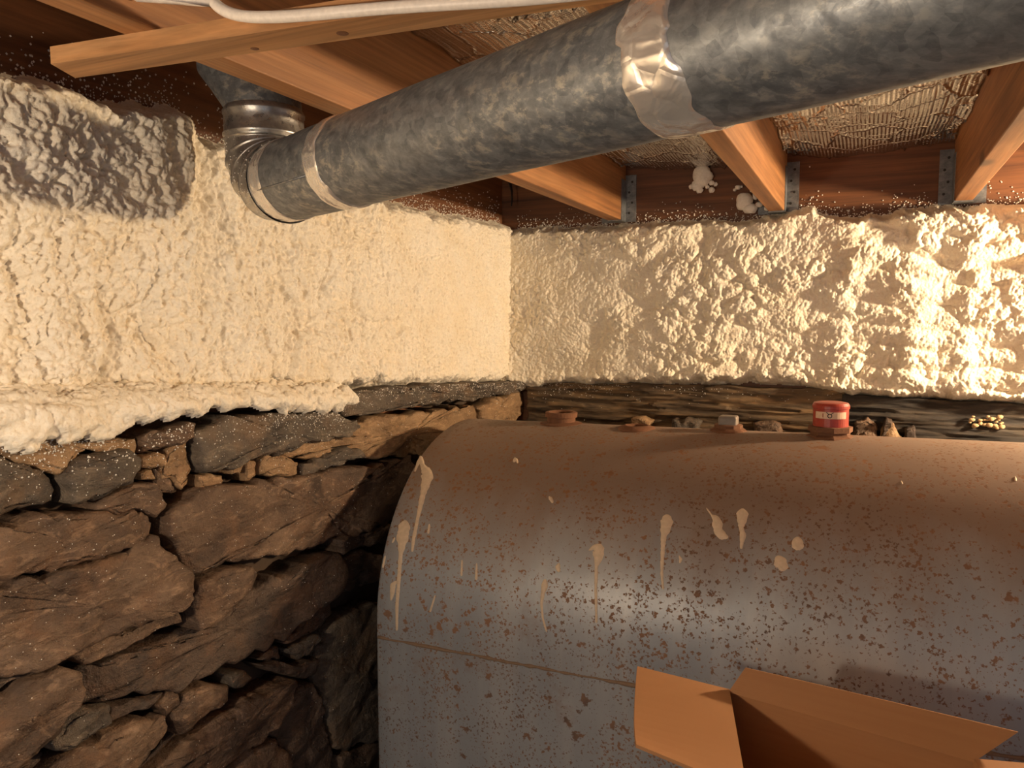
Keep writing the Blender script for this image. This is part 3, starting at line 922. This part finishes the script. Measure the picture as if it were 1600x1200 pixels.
def foil_bay(x0, x1, y0, y1, seed, label):
    nu, nv = 90, 300
    x = np.linspace(x0, x1, nu)[:, None] + np.zeros((1, nv)); yv = np.linspace(y0, y1, nv)[None, :] + np.zeros((nu, 1))
    s = (x - x0) / (x1 - x0)
    z = 0.418 - 0.016 * np.sin(np.pi * s) + 0.010 * fbm(x * 6, yv * 6, seed, 3)
    # creases across the bay
    cr = np.abs(vn(x * 4 + seed, yv * 11 + 0.4 * fbm(x * 9, yv * 9, seed + 3, 2) * 4, seed + 7))
    z -= 0.007 * np.exp(-(cr / 0.04) ** 2)
    cr2 = np.abs(vn(x * 14 + seed, yv * 14, seed + 11))
    z -= 0.0030 * np.exp(-(cr2 / 0.06) ** 2)
    z -= 0.002 * np.sin((x + 0.01 * fbm(x * 8, yv * 3, seed + 5, 2)) * 300) * 0.4
    z += 0.010 * (np.exp(-(s / 0.05) ** 2) + np.exp(-((1 - s) / 0.05) ** 2)) * -fbm(x * 30, yv * 30, seed + 13, 2)
    n = nu * nv
    v = np.stack([x, yv, z], -1).reshape(-1, 3); vt = v.copy(); vt[:, 2] = ZS - 0.001
    f = gridfaces(nu, nv)[:, ::-1]
    ff = [tuple(q) for q in f] + [tuple(q[::-1] + n) for q in f[:0]]
    bd = [i * nv for i in range(nu)] + [(nu - 1) * nv + j for j in range(1, nv)] + [i * nv + nv - 1 for i in range(nu - 2, -1, -1)] + [j for j in range(nv - 2, 0, -1)]
    vv = np.concatenate([v, vt[bd]])
    m = len(bd)
    for i in range(m):
        j = (i + 1) % m
        ff.append((bd[i], bd[j], n + j, n + i))
    ff.append(tuple(n + i for i in range(m)))
    return mk('foil_insulation', vv, ff, M['foil'], smooth=True, label=label, cat='insulation', group='foil insulation between joists')


for k in range(5):
    foil_bay(JX[k][1] + 0.001, JX[k + 1][0] - 0.001, -0.4, YB - 0.002, 210 + 31 * k,
             ['embossed foil insulation above the duct, next to the strap end joist', 'creased foil insulation over the dark rim bay',
              'foil insulation in the bay of the bare bulb', 'foil insulation one bay past the bare bulb', 'foil insulation two bays past the bare bulb'][k])

# ------------------------------------------------------------------ joist hangers


def hanger(x0, x1, label):
    o = thing('joist_hanger', ((x0 + x1) / 2, YB - 0.02, ZJ - 0.002), label, 'bracket', 'joist hangers')
    t = 0.0016
    for sgn, xs in ((-1, x0), (1, x1)):
        a, b = (xs - 0.030, xs) if sgn < 0 else (xs, xs + 0.030)
        fl = MB().box(a, b, YB - 0.0035, YB + 0.0005, ZJ - 0.002, ZJ + 0.125).build('flange', M['hanger'], o)
        for kz in range(4):
            cx = (a + b) / 2 + (0.004 if kz % 2 else -0.004); cz = ZJ + 0.022 + kz * 0.028
            MB().tube([(cx, YB - 0.003, cz), (cx, YB - 0.0055, cz)], 0.0032, 10).build('nail', M['nail'], fl)
        a, b = (xs - t, xs + 0.0003) if sgn < 0 else (xs - 0.0003, xs + t)
        MB().box(a, b, YB - 0.045, YB - 0.001, ZJ - 0.002, ZJ + 0.11).build('side_plate', M['hanger'], o)
    MB().box(x0 - t, x1 + t, YB - 0.045, YB - 0.001, ZJ - t - 0.001, ZJ + 0.0004).build('seat_plate', M['hanger'], o)


for k, lb in enumerate(['zinc joist hanger on the joist nearest the room corner', 'zinc joist hanger with a foam heap on its seat, beside the curled foam blob',
                        'zinc joist hanger at the far side of the dark rim bay', 'zinc joist hanger on the joist beside the bare bulb']):
    hanger(JX[k][0], JX[k][1], lb)

# torn strip hanging in the corner
c0 = hit(795, 282, 0, -0.955); c1 = hit(798, 322, 0, -0.945)
m = MB()
w = np.array([0, 0.010, 0])
pts = [c0 + (c1 - c0) * s + np.array([0.006 * math.sin(s * 3), 0, 0]) for s in np.linspace(0, 1, 7)]
L_ = [p - w * (1 - i / 8) for i, p in enumerate(pts)]; R_ = [p + w * (1 - i / 8) for i, p in enumerate(pts)]
vs = L_ + R_ + [p + np.array([0.0018, 0, 0]) for p in L_] + [p + np.array([0.0018, 0, 0]) for p in R_]
fs = []
for i in range(6):
    fs += [(i, i + 1, 8 + i, 7 + i), (14 + i, 21 + i, 22 + i, 15 + i), (i, 14 + i, 15 + i, i + 1), (7 + i, 8 + i, 22 + i, 21 + i)]
fs += [(0, 7, 21, 14), (6, 20, 27, 13)]
mk('metal_strip', vs, fs, M['nail'], label='thin torn dark strip hanging in the corner above the foam', cat='strip')

# ------------------------------------------------------------------ wooden strap and cable under the joists
ZB = 0.256
n0 = np.array([-0.753, 0.528]); n1 = np.array([0.06, 0.600]); dd = (n1 - n0) / np.linalg.norm(n1 - n0)
pp = np.array([-dd[1], dd[0]])
W = 0.042
n1 = n0 + dd * 1.25
a_ = n0; b_ = n1
corn = [a_, b_, b_ + pp * W, a_ + pp * W + dd * -0.016]
m = MB().hexa([(*corn[0], ZB), (*corn[1], ZB), (*corn[2], ZB), (*corn[3], ZB), (*corn[0], ZJ), (*corn[1], ZJ), (*corn[2], ZJ), (*corn[3], ZJ)])
strap = m.build('wooden_strap', M['strap'], label='pale pine strap nailed flat across the undersides of the joists', cat='board')
for (u, v, r) in ((535, 52, .0055), (398, 76, .004)):
    c = hit(u, v, 2, ZB)
    MB().lathe((c[0], c[1], ZB - 0.0006), [(r * 0.5, 0), (r, 0.0003), (r, 0.002)], 16).build('knot', M['knot'], strap)
# cable: along the top of the strap's near edge, then up along the joist
cpx = [(333, 2), (340, 10), (352, 18), (370, 24), (392, 27), (430, 27), (480, 24), (560, 16), (640, 10), (720, 5), (800, 0), (860, -5), (960, -16)]
pu = np.interp(np.linspace(0, 1, 60), np.linspace(0, 1, len(cpx)), [q[0] for q in cpx])
pv = np.interp(np.linspace(0, 1, 60), np.linspace(0, 1, len(cpx)), [q[1] for q in cpx])
for _ in range(6):
    pu[1:-1] = (pu[:-2] + 2 * pu[1:-1] + pu[2:]) / 4; pv[1:-1] = (pv[:-2] + 2 * pv[1:-1] + pv[2:]) / 4
cab = []
for u, v in zip(pu, pv):
    d = ray(u, v)
    q = d * (((n0 - pp * 0.0055) @ pp) / (d[:2] @ pp))
    if q[0] < JX[0][1] + 0.006: q[0] = JX[0][1] + 0.006
    cab.append(tuple(q))
e = np.array(cab[0])
cab = [(JX[0][1] + 0.006, e[1] - 0.30 * a, e[2] + 0.022 * a + 0.020 * math.sqrt(a)) for a in np.linspace(1, 0.08, 12)] + cab
MB().tube(cab, 0.0052, 10).build('electrical_cable', M['cable'], smooth=True, label='white electrical cable lying along the pine strap', cat='cable')

# ------------------------------------------------------------------ galvanized duct
R = 0.0545
A = np.array([-0.654, 0.821, 0.193]); B = np.array([-0.117, 0.596, 0.198])
ax = (B - A) / np.linalg.norm(B - A)


def at(t): return A + ax * t


duct = thing('duct_pipe', (*at(0.3)[:2], at(0.3)[2] - R), 'grey galvanized metal duct with foil-taped joints running below the joists', 'duct')
t0 = -0.095
N = 56


def pipe(t_a, t_b, r, name, mat, lip=0.0):
    ts = np.linspace(t_a, t_b, max(3, int((t_b - t_a) / 0.02)))
    path = [at(t) for t in ts]
    rad = [r * (1 + 0.004 * math.sin(t * 31)) for t in ts]
    return MB().tube(path, rad, N, cap=False).build(name, mat, duct, smooth=True)


p1 = pipe(t0, 0.075, R, 'pipe_section', M['galv'])
p2 = pipe(0.07, 0.58, R * 1.004, 'pipe_section', M['galv'])
p3 = pipe(0.575, 1.75, R * 1.012, 'pipe_section', M['galv'])
# lock seam of the short section, low on the near side
sd = np.cross(ax, np.array([0, 0, 1.0])); sd /= np.linalg.norm(sd)
if sd @ np.array([0, -1, 0]) < 0: sd = -sd
sdir = sd * math.cos(-0.38) + np.array([0, 0, 1.0]) * math.sin(-0.38)
MB().tube([at(t0 + 0.02) + sdir * (R + 0.0002), at(0.06) + sdir * (R + 0.0002)], 0.0013, 6).build('seam', M['galv'], p1, smooth=True)


def tape(ta, tb, r, seed, skew=0.0):
    nt, na = 14, 96
    vs = []
    for i in range(nt):
        for k in range(na):
            a = 2 * math.pi * k / na
            s = i / (nt - 1)
            jag = 0.004 * float(vn(np.array([k * 0.25]), np.array([s * 2.0]), seed)[0])
            t = ta + (tb - ta) * s + jag * (abs(s - 0.5) * 2) ** 2 + skew * math.sin(a)
            rr = r + 0.0014 + 0.0012 * float(vn(np.array([k * 0.55]), np.array([s * 3.0 + seed]), seed + 2)[0]) * math.sin(math.pi * s) - (0.0014 if i in (0, nt - 1) else 0)
            b1 = sd; b2 = np.cross(ax, sd)
            vs.append(at(t) + rr * (math.cos(a) * b1 + math.sin(a) * b2))
    fs = [(i * na + k, i * na + (k + 1) % na, (i + 1) * na + (k + 1) % na, (i + 1) * na + k) for i in range(nt - 1) for k in range(na)]
    mk('foil_tape', vs, fs, M['tape'], duct, smooth=True, label='crinkled shiny foil tape')


tape(t0 - 0.004, t0 + 0.028, R, 3)
tape(0.058, 0.090, R * 1.004, 9)
tape(0.545, 0.592, R * 1.012, 14, 0.004)

# gored elbow turning up, collar and offset take-off
E0 = at(t0)
eh = -ax.copy()
Rb = 0.064
cen = E0 + np.array([0, 0, Rb])
path = []; rad = []
NG = 48
for i in range(NG + 1):
    th = (math.pi / 2) * i / NG
    path.append(E0 + eh * Rb * math.sin(th) + np.array([0, 0, 1.0]) * Rb * (1 - math.cos(th)))
    g = (i / NG * 4) % 1.0
    d = min(g, 1 - g)
    rad.append((R + 0.0010) + 0.0024 * math.exp(-(d / 0.07) ** 2))
elb = MB().tube(path, rad, N, cap=False).build('elbow', M['galv_new'], duct, smooth=True)
top_ = path[-1]
rd = np.random.RandomState(12)
EP, ES = [], []
while len(EP) < 260:
    i = rd.randint(1, NG)
    tg = path[i + 1] - path[i - 1]; tg = tg / np.linalg.norm(tg)
    nn_ = rd.normal(size=3); nn_ = nn_ - tg * (nn_ @ tg); nn_ /= np.linalg.norm(nn_)
    if nn_[0] > -0.45 + 0.5 * rd.rand(): continue
    EP.append(path[i] + nn_ * (rad[i] + 0.0002)); ES.append(rd.uniform(.0005, .0013))
EP = np.array(EP)
ev = EP[:, None, :] + OCT_V[None] * np.array(ES)[:, None, None]
ef = OCT_F[None] + (np.arange(len(EP)) * 6)[:, None, None]
mk('foam_dust', ev.reshape(-1, 3), ef.reshape(-1, 3), M['speck'], duct, kind='stuff', smooth=True)
cp = [top_ + np.array([0, 0, z]) for z in (-0.002, 0.004, 0.006, 0.009, 0.012, 0.034, 0.037, 0.040, 0.046)]
MB().tube(cp, [R, R, R + .003, R + .003, R + .0012, R + .0012, R + .0028, R + .0028, R - .001], N, cap=False).build('collar', M['galv_new'], duct, smooth=True)
up0 = cp[-1]
dv = np.array([-0.62, -0.10, 0.78]); dv /= np.linalg.norm(dv)
path = [up0 - np.array([0, 0, 0.006]), up0 + np.array([0, 0, 0.008])] + [up0 + np.array([0, 0, 0.012]) + dv * s for s in (0.012, 0.03, 0.06, 0.09)]
MB().tube(path, [R - .001, R - .001, R - .002, R - .003, R - .004, R - .004], N, cap=False).build('take_off_pipe', M['galv'], duct, smooth=True)

# ------------------------------------------------------------------ oil tank (upright oblong, half-round top and bottom)
TR, TX0, TX1, TY, TZ = 0.343, -0.805, 0.72, 1.49, -0.560
TILT = 0.015
THS = 0.43        # height of the flat sides


def tz_off(x): return TILT * (x - TX0) - 0.003


tank = thing('oil_tank', ((TX0 + TX1) / 2, TY, -H), 'grey oblong steel oil tank speckled with rust, with dried drips down its side', 'tank')


def tank_ring(r_in):
    P_ = []
    n1_, n2_ = 64, 16
    r = TR - r_in
    for i in range(n1_ + 1):
        a = math.pi * i / n1_
        P_.append((TY + r * math.cos(a), TZ + r * math.sin(a)))
    for i in range(1, n2_): P_.append((TY - r, TZ - THS * i / n2_))
    for i in range(n1_ + 1):
        a = math.pi + math.pi * i / n1_
        P_.append((TY + r * math.cos(a), TZ - THS + r * math.sin(a)))
    for i in range(1, n2_): P_.append((TY + r, TZ - THS + THS * i / n2_))
    return P_


st = [(TX0 - 0.020, 0.33), (TX0 - 0.018, 0.20), (TX0 - 0.012, 0.08), (TX0 - 0.006, 0.018), (TX0 - 0.0015, 0.004), (TX0 + 0.004, 0.0)]
xs = list(np.linspace(TX0 + 0.03, TX1 - 0.03, 70))
rings = st + [(x, 0.0) for x in xs] + [(TX0 + TX1 - x, r) for x, r in reversed(st)]
vs = []
for x, r in rings:
    for (yv, zv) in tank_ring(r):
        dent = 0.0
        vs.append((x, yv, zv + tz_off(x)))
nr = len(tank_ring(0))
fs = [(i * nr + k, (i + 1) * nr + k, (i + 1) * nr + (k + 1) % nr, i * nr + (k + 1) % nr) for i in range(len(rings) - 1) for k in range(nr)]
fs.append(tuple(range(nr))); fs.append(tuple((len(rings) - 1) * nr + k for k in range(nr - 1, -1, -1)))
shell = mk('tank_shell', vs, fs, M['tank'], tank, smooth=True)
# weld bead where the half-round plate meets the flat side
rw = random.Random(2)
wp = [(x, TY - TR - 0.0005, TZ - 0.022 + tz_off(x) + rw.uniform(-.0008, .0008)) for x in np.linspace(TX0 + 0.004, TX1 - 0.004, 120)]
MB().tube(wp, [0.0026 + rw.uniform(-.0012, .0014) for _ in wp], 8).build('weld_bead', M['weld'], tank, smooth=True)
for (x, yv) in ((TX0 + 0.22, TY - 0.18), (TX0 + 0.22, TY + 0.18), (TX1 - 0.22, TY - 0.18), (TX1 - 0.22, TY + 0.18)):
    MB().tube([(x, yv, -H + 0.001), (x, yv, -H + 0.006), (x, yv, -H + 0.0061), (x, yv, TZ - THS - 0.20)], [0.045, 0.045, 0.022, 0.022], 16).build('leg', M['rust'], tank)


def tank_hit(u, v, lift=0.0):
    d = ray(u, v)
    # y = d1 s, z = d2 s - tz_off(d0 s)
    r = TR + lift
    lo = None
    f = lambda s: inside(d * s, r)
    s0, s1 = 0.6, 0.6
    s = 0.6
    while s < 2.2:
        if f(s): break
        s += 0.004
    a, b = s - 0.004, s
    for _ in range(30):
        mid = (a + b) / 2
        if f(mid): b = mid
        else: a = mid
    return d * b


def inside(P_, r):
    yv = P_[1] - TY; zv = P_[2] - tz_off(P_[0]) - TZ
    if zv >= 0: return yv * yv + zv * zv < r * r
    if zv > -THS: return abs(yv) < r
    return yv * yv + (zv + THS) ** 2 < r * r


def tank_normal(P_):
    zv = P_[2] - tz_off(P_[0]) - TZ
    if zv > 0:
        n_ = np.array([0, P_[1] - TY, zv])
    else:
        n_ = np.array([0, -1.0, 0])
    return n_ / np.linalg.norm(n_)


DRIPS = [
    [(657, 713, 3), (660, 727, 4), (668, 740, 10), (667, 748, 9), (661, 772, 4.5), (653, 808, 3), (646, 843, 3), (644, 862, 2)],
    [(657, 716, 3), (653, 724, 2.5), (648, 737, 1.5)],
    [(634, 813, 3), (632, 822, 9), (629, 838, 10), (628, 850, 7), (626, 866, 3.5), (623, 908, 3), (620, 950, 3), (620, 985, 1.8)],
    [(620, 908, 2), (614, 914, 4.5), (613, 926, 4), (611, 938, 1.6)],
    [(671, 819, 1.6), (669, 834, 2.2)], [(617, 840, 1.5), (613, 848, 2)], [(602, 868, 1.5), (598, 887, 2)],
    [(722, 875, 1.4), (721, 900, 2)], [(745, 880, 1.4), (744, 906, 2.4)], [(680, 930, 1.2), (672, 956, 2)],
    [(852, 905, 3), (851, 916, 6), (848, 928, 3.5), (846, 945, 2), (848, 966, 1.8), (854, 987, 1.4)],
    [(920, 860, 1.5), (928, 855, 4), (935, 858, 11), (935, 872, 7), (932, 884, 3), (931, 920, 2.4), (932, 973, 2)],
    [(1042, 804, 5), (1042, 814, 10.5), (1040, 826, 9), (1037, 838, 4.5), (1035, 870, 3), (1034, 895, 2.4), (1036, 921, 2)],
    [(1104, 794, 1), (1112, 805, 1.4), (1119, 811, 6), (1121, 820, 8.5), (1122, 830, 7), (1129, 837, 7), (1138, 840, 2)],
    [(1160, 795, 5), (1160, 804, 10.5), (1159, 816, 7), (1158, 824, 4), (1161, 836, 5), (1159, 848, 3.2), (1158, 858, 2)],
    [(1246, 839, 5), (1246, 847, 10), (1247, 854, 10), (1247, 860, 5)],
    [(1214, 869, 5), (1219, 878, 11), (1222, 887, 10), (1220, 892, 4)],
    [(874, 880, 2), (871, 887, 4.5), (874, 894, 2.5)], [(802, 722, 2), (806, 716, 3), (809, 724, 1.5)],
    [(1061, 868, 1.2), (1064, 874, 3.2), (1062, 880, 1.3)], [(1183, 1012, 1.2), (1183, 1017, 1.6)],
    [(858, 776, 2), (861, 780, 3.4), (864, 786, 2)], [(1586, 745, 2), (1587, 752, 2.4)], [(1408, 752, 1.2), (1410, 757, 1.8)],
]
for i, dr in enumerate(DRIPS):
    dr = np.array(dr, float)
    L = np.concatenate([[0], np.cumsum(np.linalg.norm(np.diff(dr[:, :2], axis=0), axis=1))])
    n_ = max(5, int(L[-1] / 2.5))
    s = np.linspace(0, L[-1], n_)
    u = np.interp(s, L, dr[:, 0]); v = np.interp(s, L, dr[:, 1]); w = np.interp(s, L, dr[:, 2])
    w = w * (1 + 0.12 * vn(s * 0.3, s * 0 + i, 5))
    w = w * np.sqrt(np.clip(np.minimum(s + 1.0, L[-1] - s + 1.0) / 3.0, 0, 1))
    m = MB(); vv = []
    K = 7
    du = np.gradient(u); dvv = np.gradient(v); nl = np.hypot(du, dvv) + 1e-9
    for k in range(n_):
        for j in range(K):
            q = -1 + 2 * j / (K - 1)
            uu = u[k] - dvv[k] / nl[k] * w[k] * q; v2 = v[k] + du[k] / nl[k] * w[k] * q
            Pn = tank_hit(uu, v2)
            hgt = (0.0022 if w[k] > 4 else 0.0014) * math.sqrt(max(0, 1 - q * q)) - 0.0004 + 0.0001
            vv.append(Pn + tank_normal(Pn) * hgt)
    m.add(vv, [(k * K + j, (k + 1) * K + j, (k + 1) * K + j + 1, k * K + j + 1) for k in range(n_ - 1) for j in range(K - 1)])
    m.build('dried_drip', M['drip'], tank, smooth=True)

# fittings along the top


def top_at(u, v, dz=0.0):
    """point on the crown of the tank below the pixel"""
    z = TZ + TR + dz
    P_ = hit(u, v, 2, z)
    for _ in range(4):
        zz = TZ + tz_off(P_[0]) + math.sqrt(max(0, TR ** 2 - (P_[1] - TY) ** 2))
        P_ = hit(u, v, 2, zz + dz)
    return P_


c = hit(877, 662, 1, TY + 0.01); c[1] = TY + 0.01; c[2] = TZ + TR + tz_off(c[0])
MB().lathe(c, [(0.046, -0.010), (0.044, 0.001), (0.0295, 0.004), (0.0295, 0.013), (0.0335, 0.014), (0.0340, 0.023), (0.032, 0.0245), (0.026, 0.0245), (0.024, 0.020), (0.022, 0.002)], 32).build('threaded_bung', M['rust'], tank, smooth=False, label='open rusty threaded ring')
c = hit(995, 664, 1, TY - 0.01); c[1] = TY - 0.01; c[2] = TZ + TR + tz_off(c[0])
MB().lathe(c, [(0.042, -0.006), (0.036, 0.002), (0.024, 0.006), (0.022, 0.0062), (0.019, 0.001), (0.018, -0.002)], 32).build('low_bung', M['rust'], tank, smooth=True, label='low rusty bung hole')
c = hit(1138, 668, 1, TY + 0.01); c[1] = TY + 0.01; c[2] = TZ + TR + tz_off(c[0])
pl = MB().lathe(c, [(0.040, -0.008), (0.034, 0.002), (0.027, 0.006), (0.027, 0.012), (0.022, 0.013)], 12).build('bung', M['rust'], tank)
MB().bbox(c[0] - .017, c[0] + .017, c[1] - .017, c[1] + .017, c[2] + .008, c[2] + .029, .004).build('square_plug', M['whitemetal'], pl, label='whitish square plug head')
c = hit(1297, 680, 1, TY); c[1] = TY + 0.0; c[2] = TZ + TR + tz_off(c[0])
gauge = MB().lathe(c, [(0.048, -0.010), (0.040, 0.001), (0.034, 0.004), (0.034, 0.008), (0.038, 0.009), (0.038, 0.018), (0.030, 0.019)], 8, phase=0.2).build('gauge_base', M['rust'], tank)
MB().lathe(c, [(0.0300, 0.017), (0.0300, 0.050), (0.0315, 0.051), (0.0315, 0.056), (0.0290, 0.0605), (0.022, 0.062)], 40).build('gauge_cap', M['red'], gauge, smooth=False, label='red plastic gauge cap')
# cream window strip on the cap
vs = []
toc = math.atan2(-c[1], -c[0])
nn = 14
for i in range(nn):
    a = toc + (i / (nn - 1) - 0.5) * 1.9
    for zz, rr in ((0.034, 0.0300), (0.034, 0.0307), (0.046, 0.0307), (0.046, 0.0300)):
        vs.append((c[0] + rr * math.cos(a), c[1] + rr * math.sin(a), c[2] + zz))
fs = [(i * 4 + k, (i + 1) * 4 + k, (i + 1) * 4 + (k + 1) % 4, i * 4 + (k + 1) % 4) for i in range(nn - 1) for k in range(4)] + [(0, 1, 2, 3), tuple((nn - 1) * 4 + k for k in (3, 2, 1, 0))]
mk('gauge_window', vs, fs, M['label'], gauge, label='cream gauge window with a small black mark')
pc = (c[0] + 0.0306 * math.cos(toc - 0.05), c[1] + 0.0306 * math.sin(toc - 0.05), c[2] + 0.0395)
ring = MB()
tn = np.array([-math.sin(toc), math.cos(toc), 0])
circ = [np.array(pc) + tn * 0.0034 * math.cos(a) + np.array([0, 0, 0.0034 * math.sin(a)]) for a in np.linspace(0, 2 * math.pi, 17)]
ring.tube(circ, 0.0008, 6, cap=False)
for sg in (-1, 1):
    ring.tube([np.array(pc) + tn * sg * 0.002 + np.array([0, 0, 0.003]), np.array(pc) + tn * sg * 0.006 + np.array([0, 0, 0.0062])], 0.0007, 6)
ring.build('gauge_mark', M['black'], gauge)
for k, dx in enumerate((0.0115,)):
    q = np.array(pc) + tn * (-0.0125) + np.array([0, 0, -0.003])
    q[:2] = np.array([c[0], c[1]]) + (q[:2] - c[:2]) / np.linalg.norm(q[:2] - c[:2]) * 0.0306
    MB().tube([q, q + np.array([0, 0, 0.007])], 0.0008, 6).build('gauge_mark', M['red'], gauge)

# ------------------------------------------------------------------ cardboard box in front of the tank
ZT = -0.45
bl = np.array([-0.137, 0.926]); br = np.array([0.114, 0.879]); fl = np.array([-0.089, 0.727]); fr = fl + (br - bl)
TH = 0.0035
BH = 0.24
ctr = (bl + br + fl + fr) / 4
box = thing('cardboard_box', (ctr[0], ctr[1], ZT - BH), 'open brown cardboard box with its flaps folded outward in front of the tank', 'box')


def panel(name, quad, nrm, parent, mat=M['card'], curve=0.0, n=12):
    """quad: 4 points a,b (hinge) c,d (free edge, c next to b); thick sheet with optional curl"""
    a, b, c2, d = [np.array(q, float) for q in quad]
    nrm = np.array(nrm, float); nrm /= np.linalg.norm(nrm)
    vs = []
    for side in (0, 1):
        for i in range(n + 1):
            s = i / n
            for j in range(n + 1):
                t = j / n
                p = (a * (1 - t) + b * t) * (1 - s) + (d * (1 - t) + c2 * t) * s
                p = p + nrm * (curve * (4 * t * (1 - t)) * s + side * TH)
                vs.append(p)
    k = (n + 1) ** 2
    fs = []
    for i in range(n):
        for j in range(n):
            q = (i * (n + 1) + j, i * (n + 1) + j + 1, (i + 1) * (n + 1) + j + 1, (i + 1) * (n + 1) + j)
            fs.append(q[::-1]); fs.append(tuple(x + k for x in q))
    bd = list(range(n + 1)) + [i * (n + 1) + n for i in range(1, n + 1)] + [n * (n + 1) + j for j in range(n - 1, -1, -1)] + [i * (n + 1) for i in range(n - 1, 0, -1)]
    for i in range(len(bd)):
        p, q = bd[i], bd[(i + 1) % len(bd)]
        fs.append((p, q, q + k, p + k))
    return mk(name, vs, fs, mat, parent)


def z3(p, z): return np.array([p[0], p[1], z])


for (p, q) in ((bl, br), (fl, fr), (bl, fl), (br, fr)):
    mid = (p + q) / 2
    nrm = mid - ctr
    panel('side_wall', (z3(p, ZT), z3(q, ZT), z3(q, ZT - BH + 0.002), z3(p, ZT - BH + 0.002)), (nrm[0], nrm[1], 0), box)
panel('bottom', (z3(bl, ZT - BH), z3(br, ZT - BH), z3(fr, ZT - BH), z3(fl, ZT - BH)), (0, 0, 1), box)
# flaps
fa = hit(995, 1045, 2, -0.437); fb = hit(993, 1168, 2, -0.437)
panel('flap', (z3(bl, ZT), z3(fl, ZT), fb, fa), (0.2, 0.1, 1), box, curve=-0.012)
ga = hit(1165, 1043, 2, -0.420); gb = hit(1590, 1143, 2, -0.422)
panel('flap', (z3(bl, ZT), z3(br, ZT), gb, ga), (0, -0.9, 0.3), box, curve=-0.004)
ha = z3(br, ZT) + np.array([0.095, 0.018, 0.004]); hb = z3(fr, ZT) + np.array([0.095, 0.018, 0.000])
panel('flap', (z3(br, ZT), z3(fr, ZT), hb, ha), (0, 0, 1), box, curve=0.004)
panel('flap', (z3(fl, ZT), z3(fr, ZT), z3(fr, ZT) + np.array([0.005, -0.075, -0.06]), z3(fl, ZT) + np.array([0.005, -0.075, -0.06])), (0, -0.5, 1), box)

# small stand that carries the box, below the picture
ZS2 = ZT - BH - 0.0005
stand = thing('wooden_stand', (ctr[0], ctr[1], -H), 'plain wooden stand under the open cardboard box', 'stand')
MB().bbox(ctr[0] - 0.20, ctr[0] + 0.20, ctr[1] - 0.17, ctr[1] + 0.165, ZS2 - 0.03, ZS2, .004).build('top_board', M['strap'], stand)
for sx in (-0.165, 0.165):
    for sy in (-0.135, 0.13):
        MB().bbox(ctr[0] + sx - .02, ctr[0] + sx + .02, ctr[1] + sy - .02, ctr[1] + sy + .02, -H, ZS2 - 0.029, .003).build('leg', M['strap'], stand)

# ------------------------------------------------------------------ the two bare bulbs that light the place


def bulb(spec, label):
    x, yv, z, s, colr, r = spec
    o = thing('light_bulb', (x, yv, z - r), label, 'lamp')
    MB().lathe((x, yv, z), [(0.001, -r), (r * .38, -r * .925), (r * .71, -r * .71), (r * .925, -r * .38), (r, 0), (r * .925, r * .38), (r * .74, r * .75), (r * .55, r * 1.15), (r * .45, r * 1.5)], 20).build('glass', glow('bulb_glow', colr, s), o, smooth=True)
    MB().lathe((x, yv, z), [(.0135, r * 1.45), (.0135, r * 1.5 + .012), (.019, r * 1.5 + .013), (.021, r * 1.5 + .045), (.012, r * 1.5 + .052), (.004, r * 1.5 + .055)], 20).build('socket', M['porcelain'], o, smooth=False)
    MB().tube([(x, yv, z + r * 1.5 + .052), (x, yv, 0.402 if x > 0 else ZJ + 0.001)], 0.0035, 8).build('cord', M['cable'], o)
    return o


bulb(BULB1, 'bare glowing bulb hanging close to the back foam')
bulb(BULB2, 'bare glowing bulb hanging near the stone wall away from the tank')
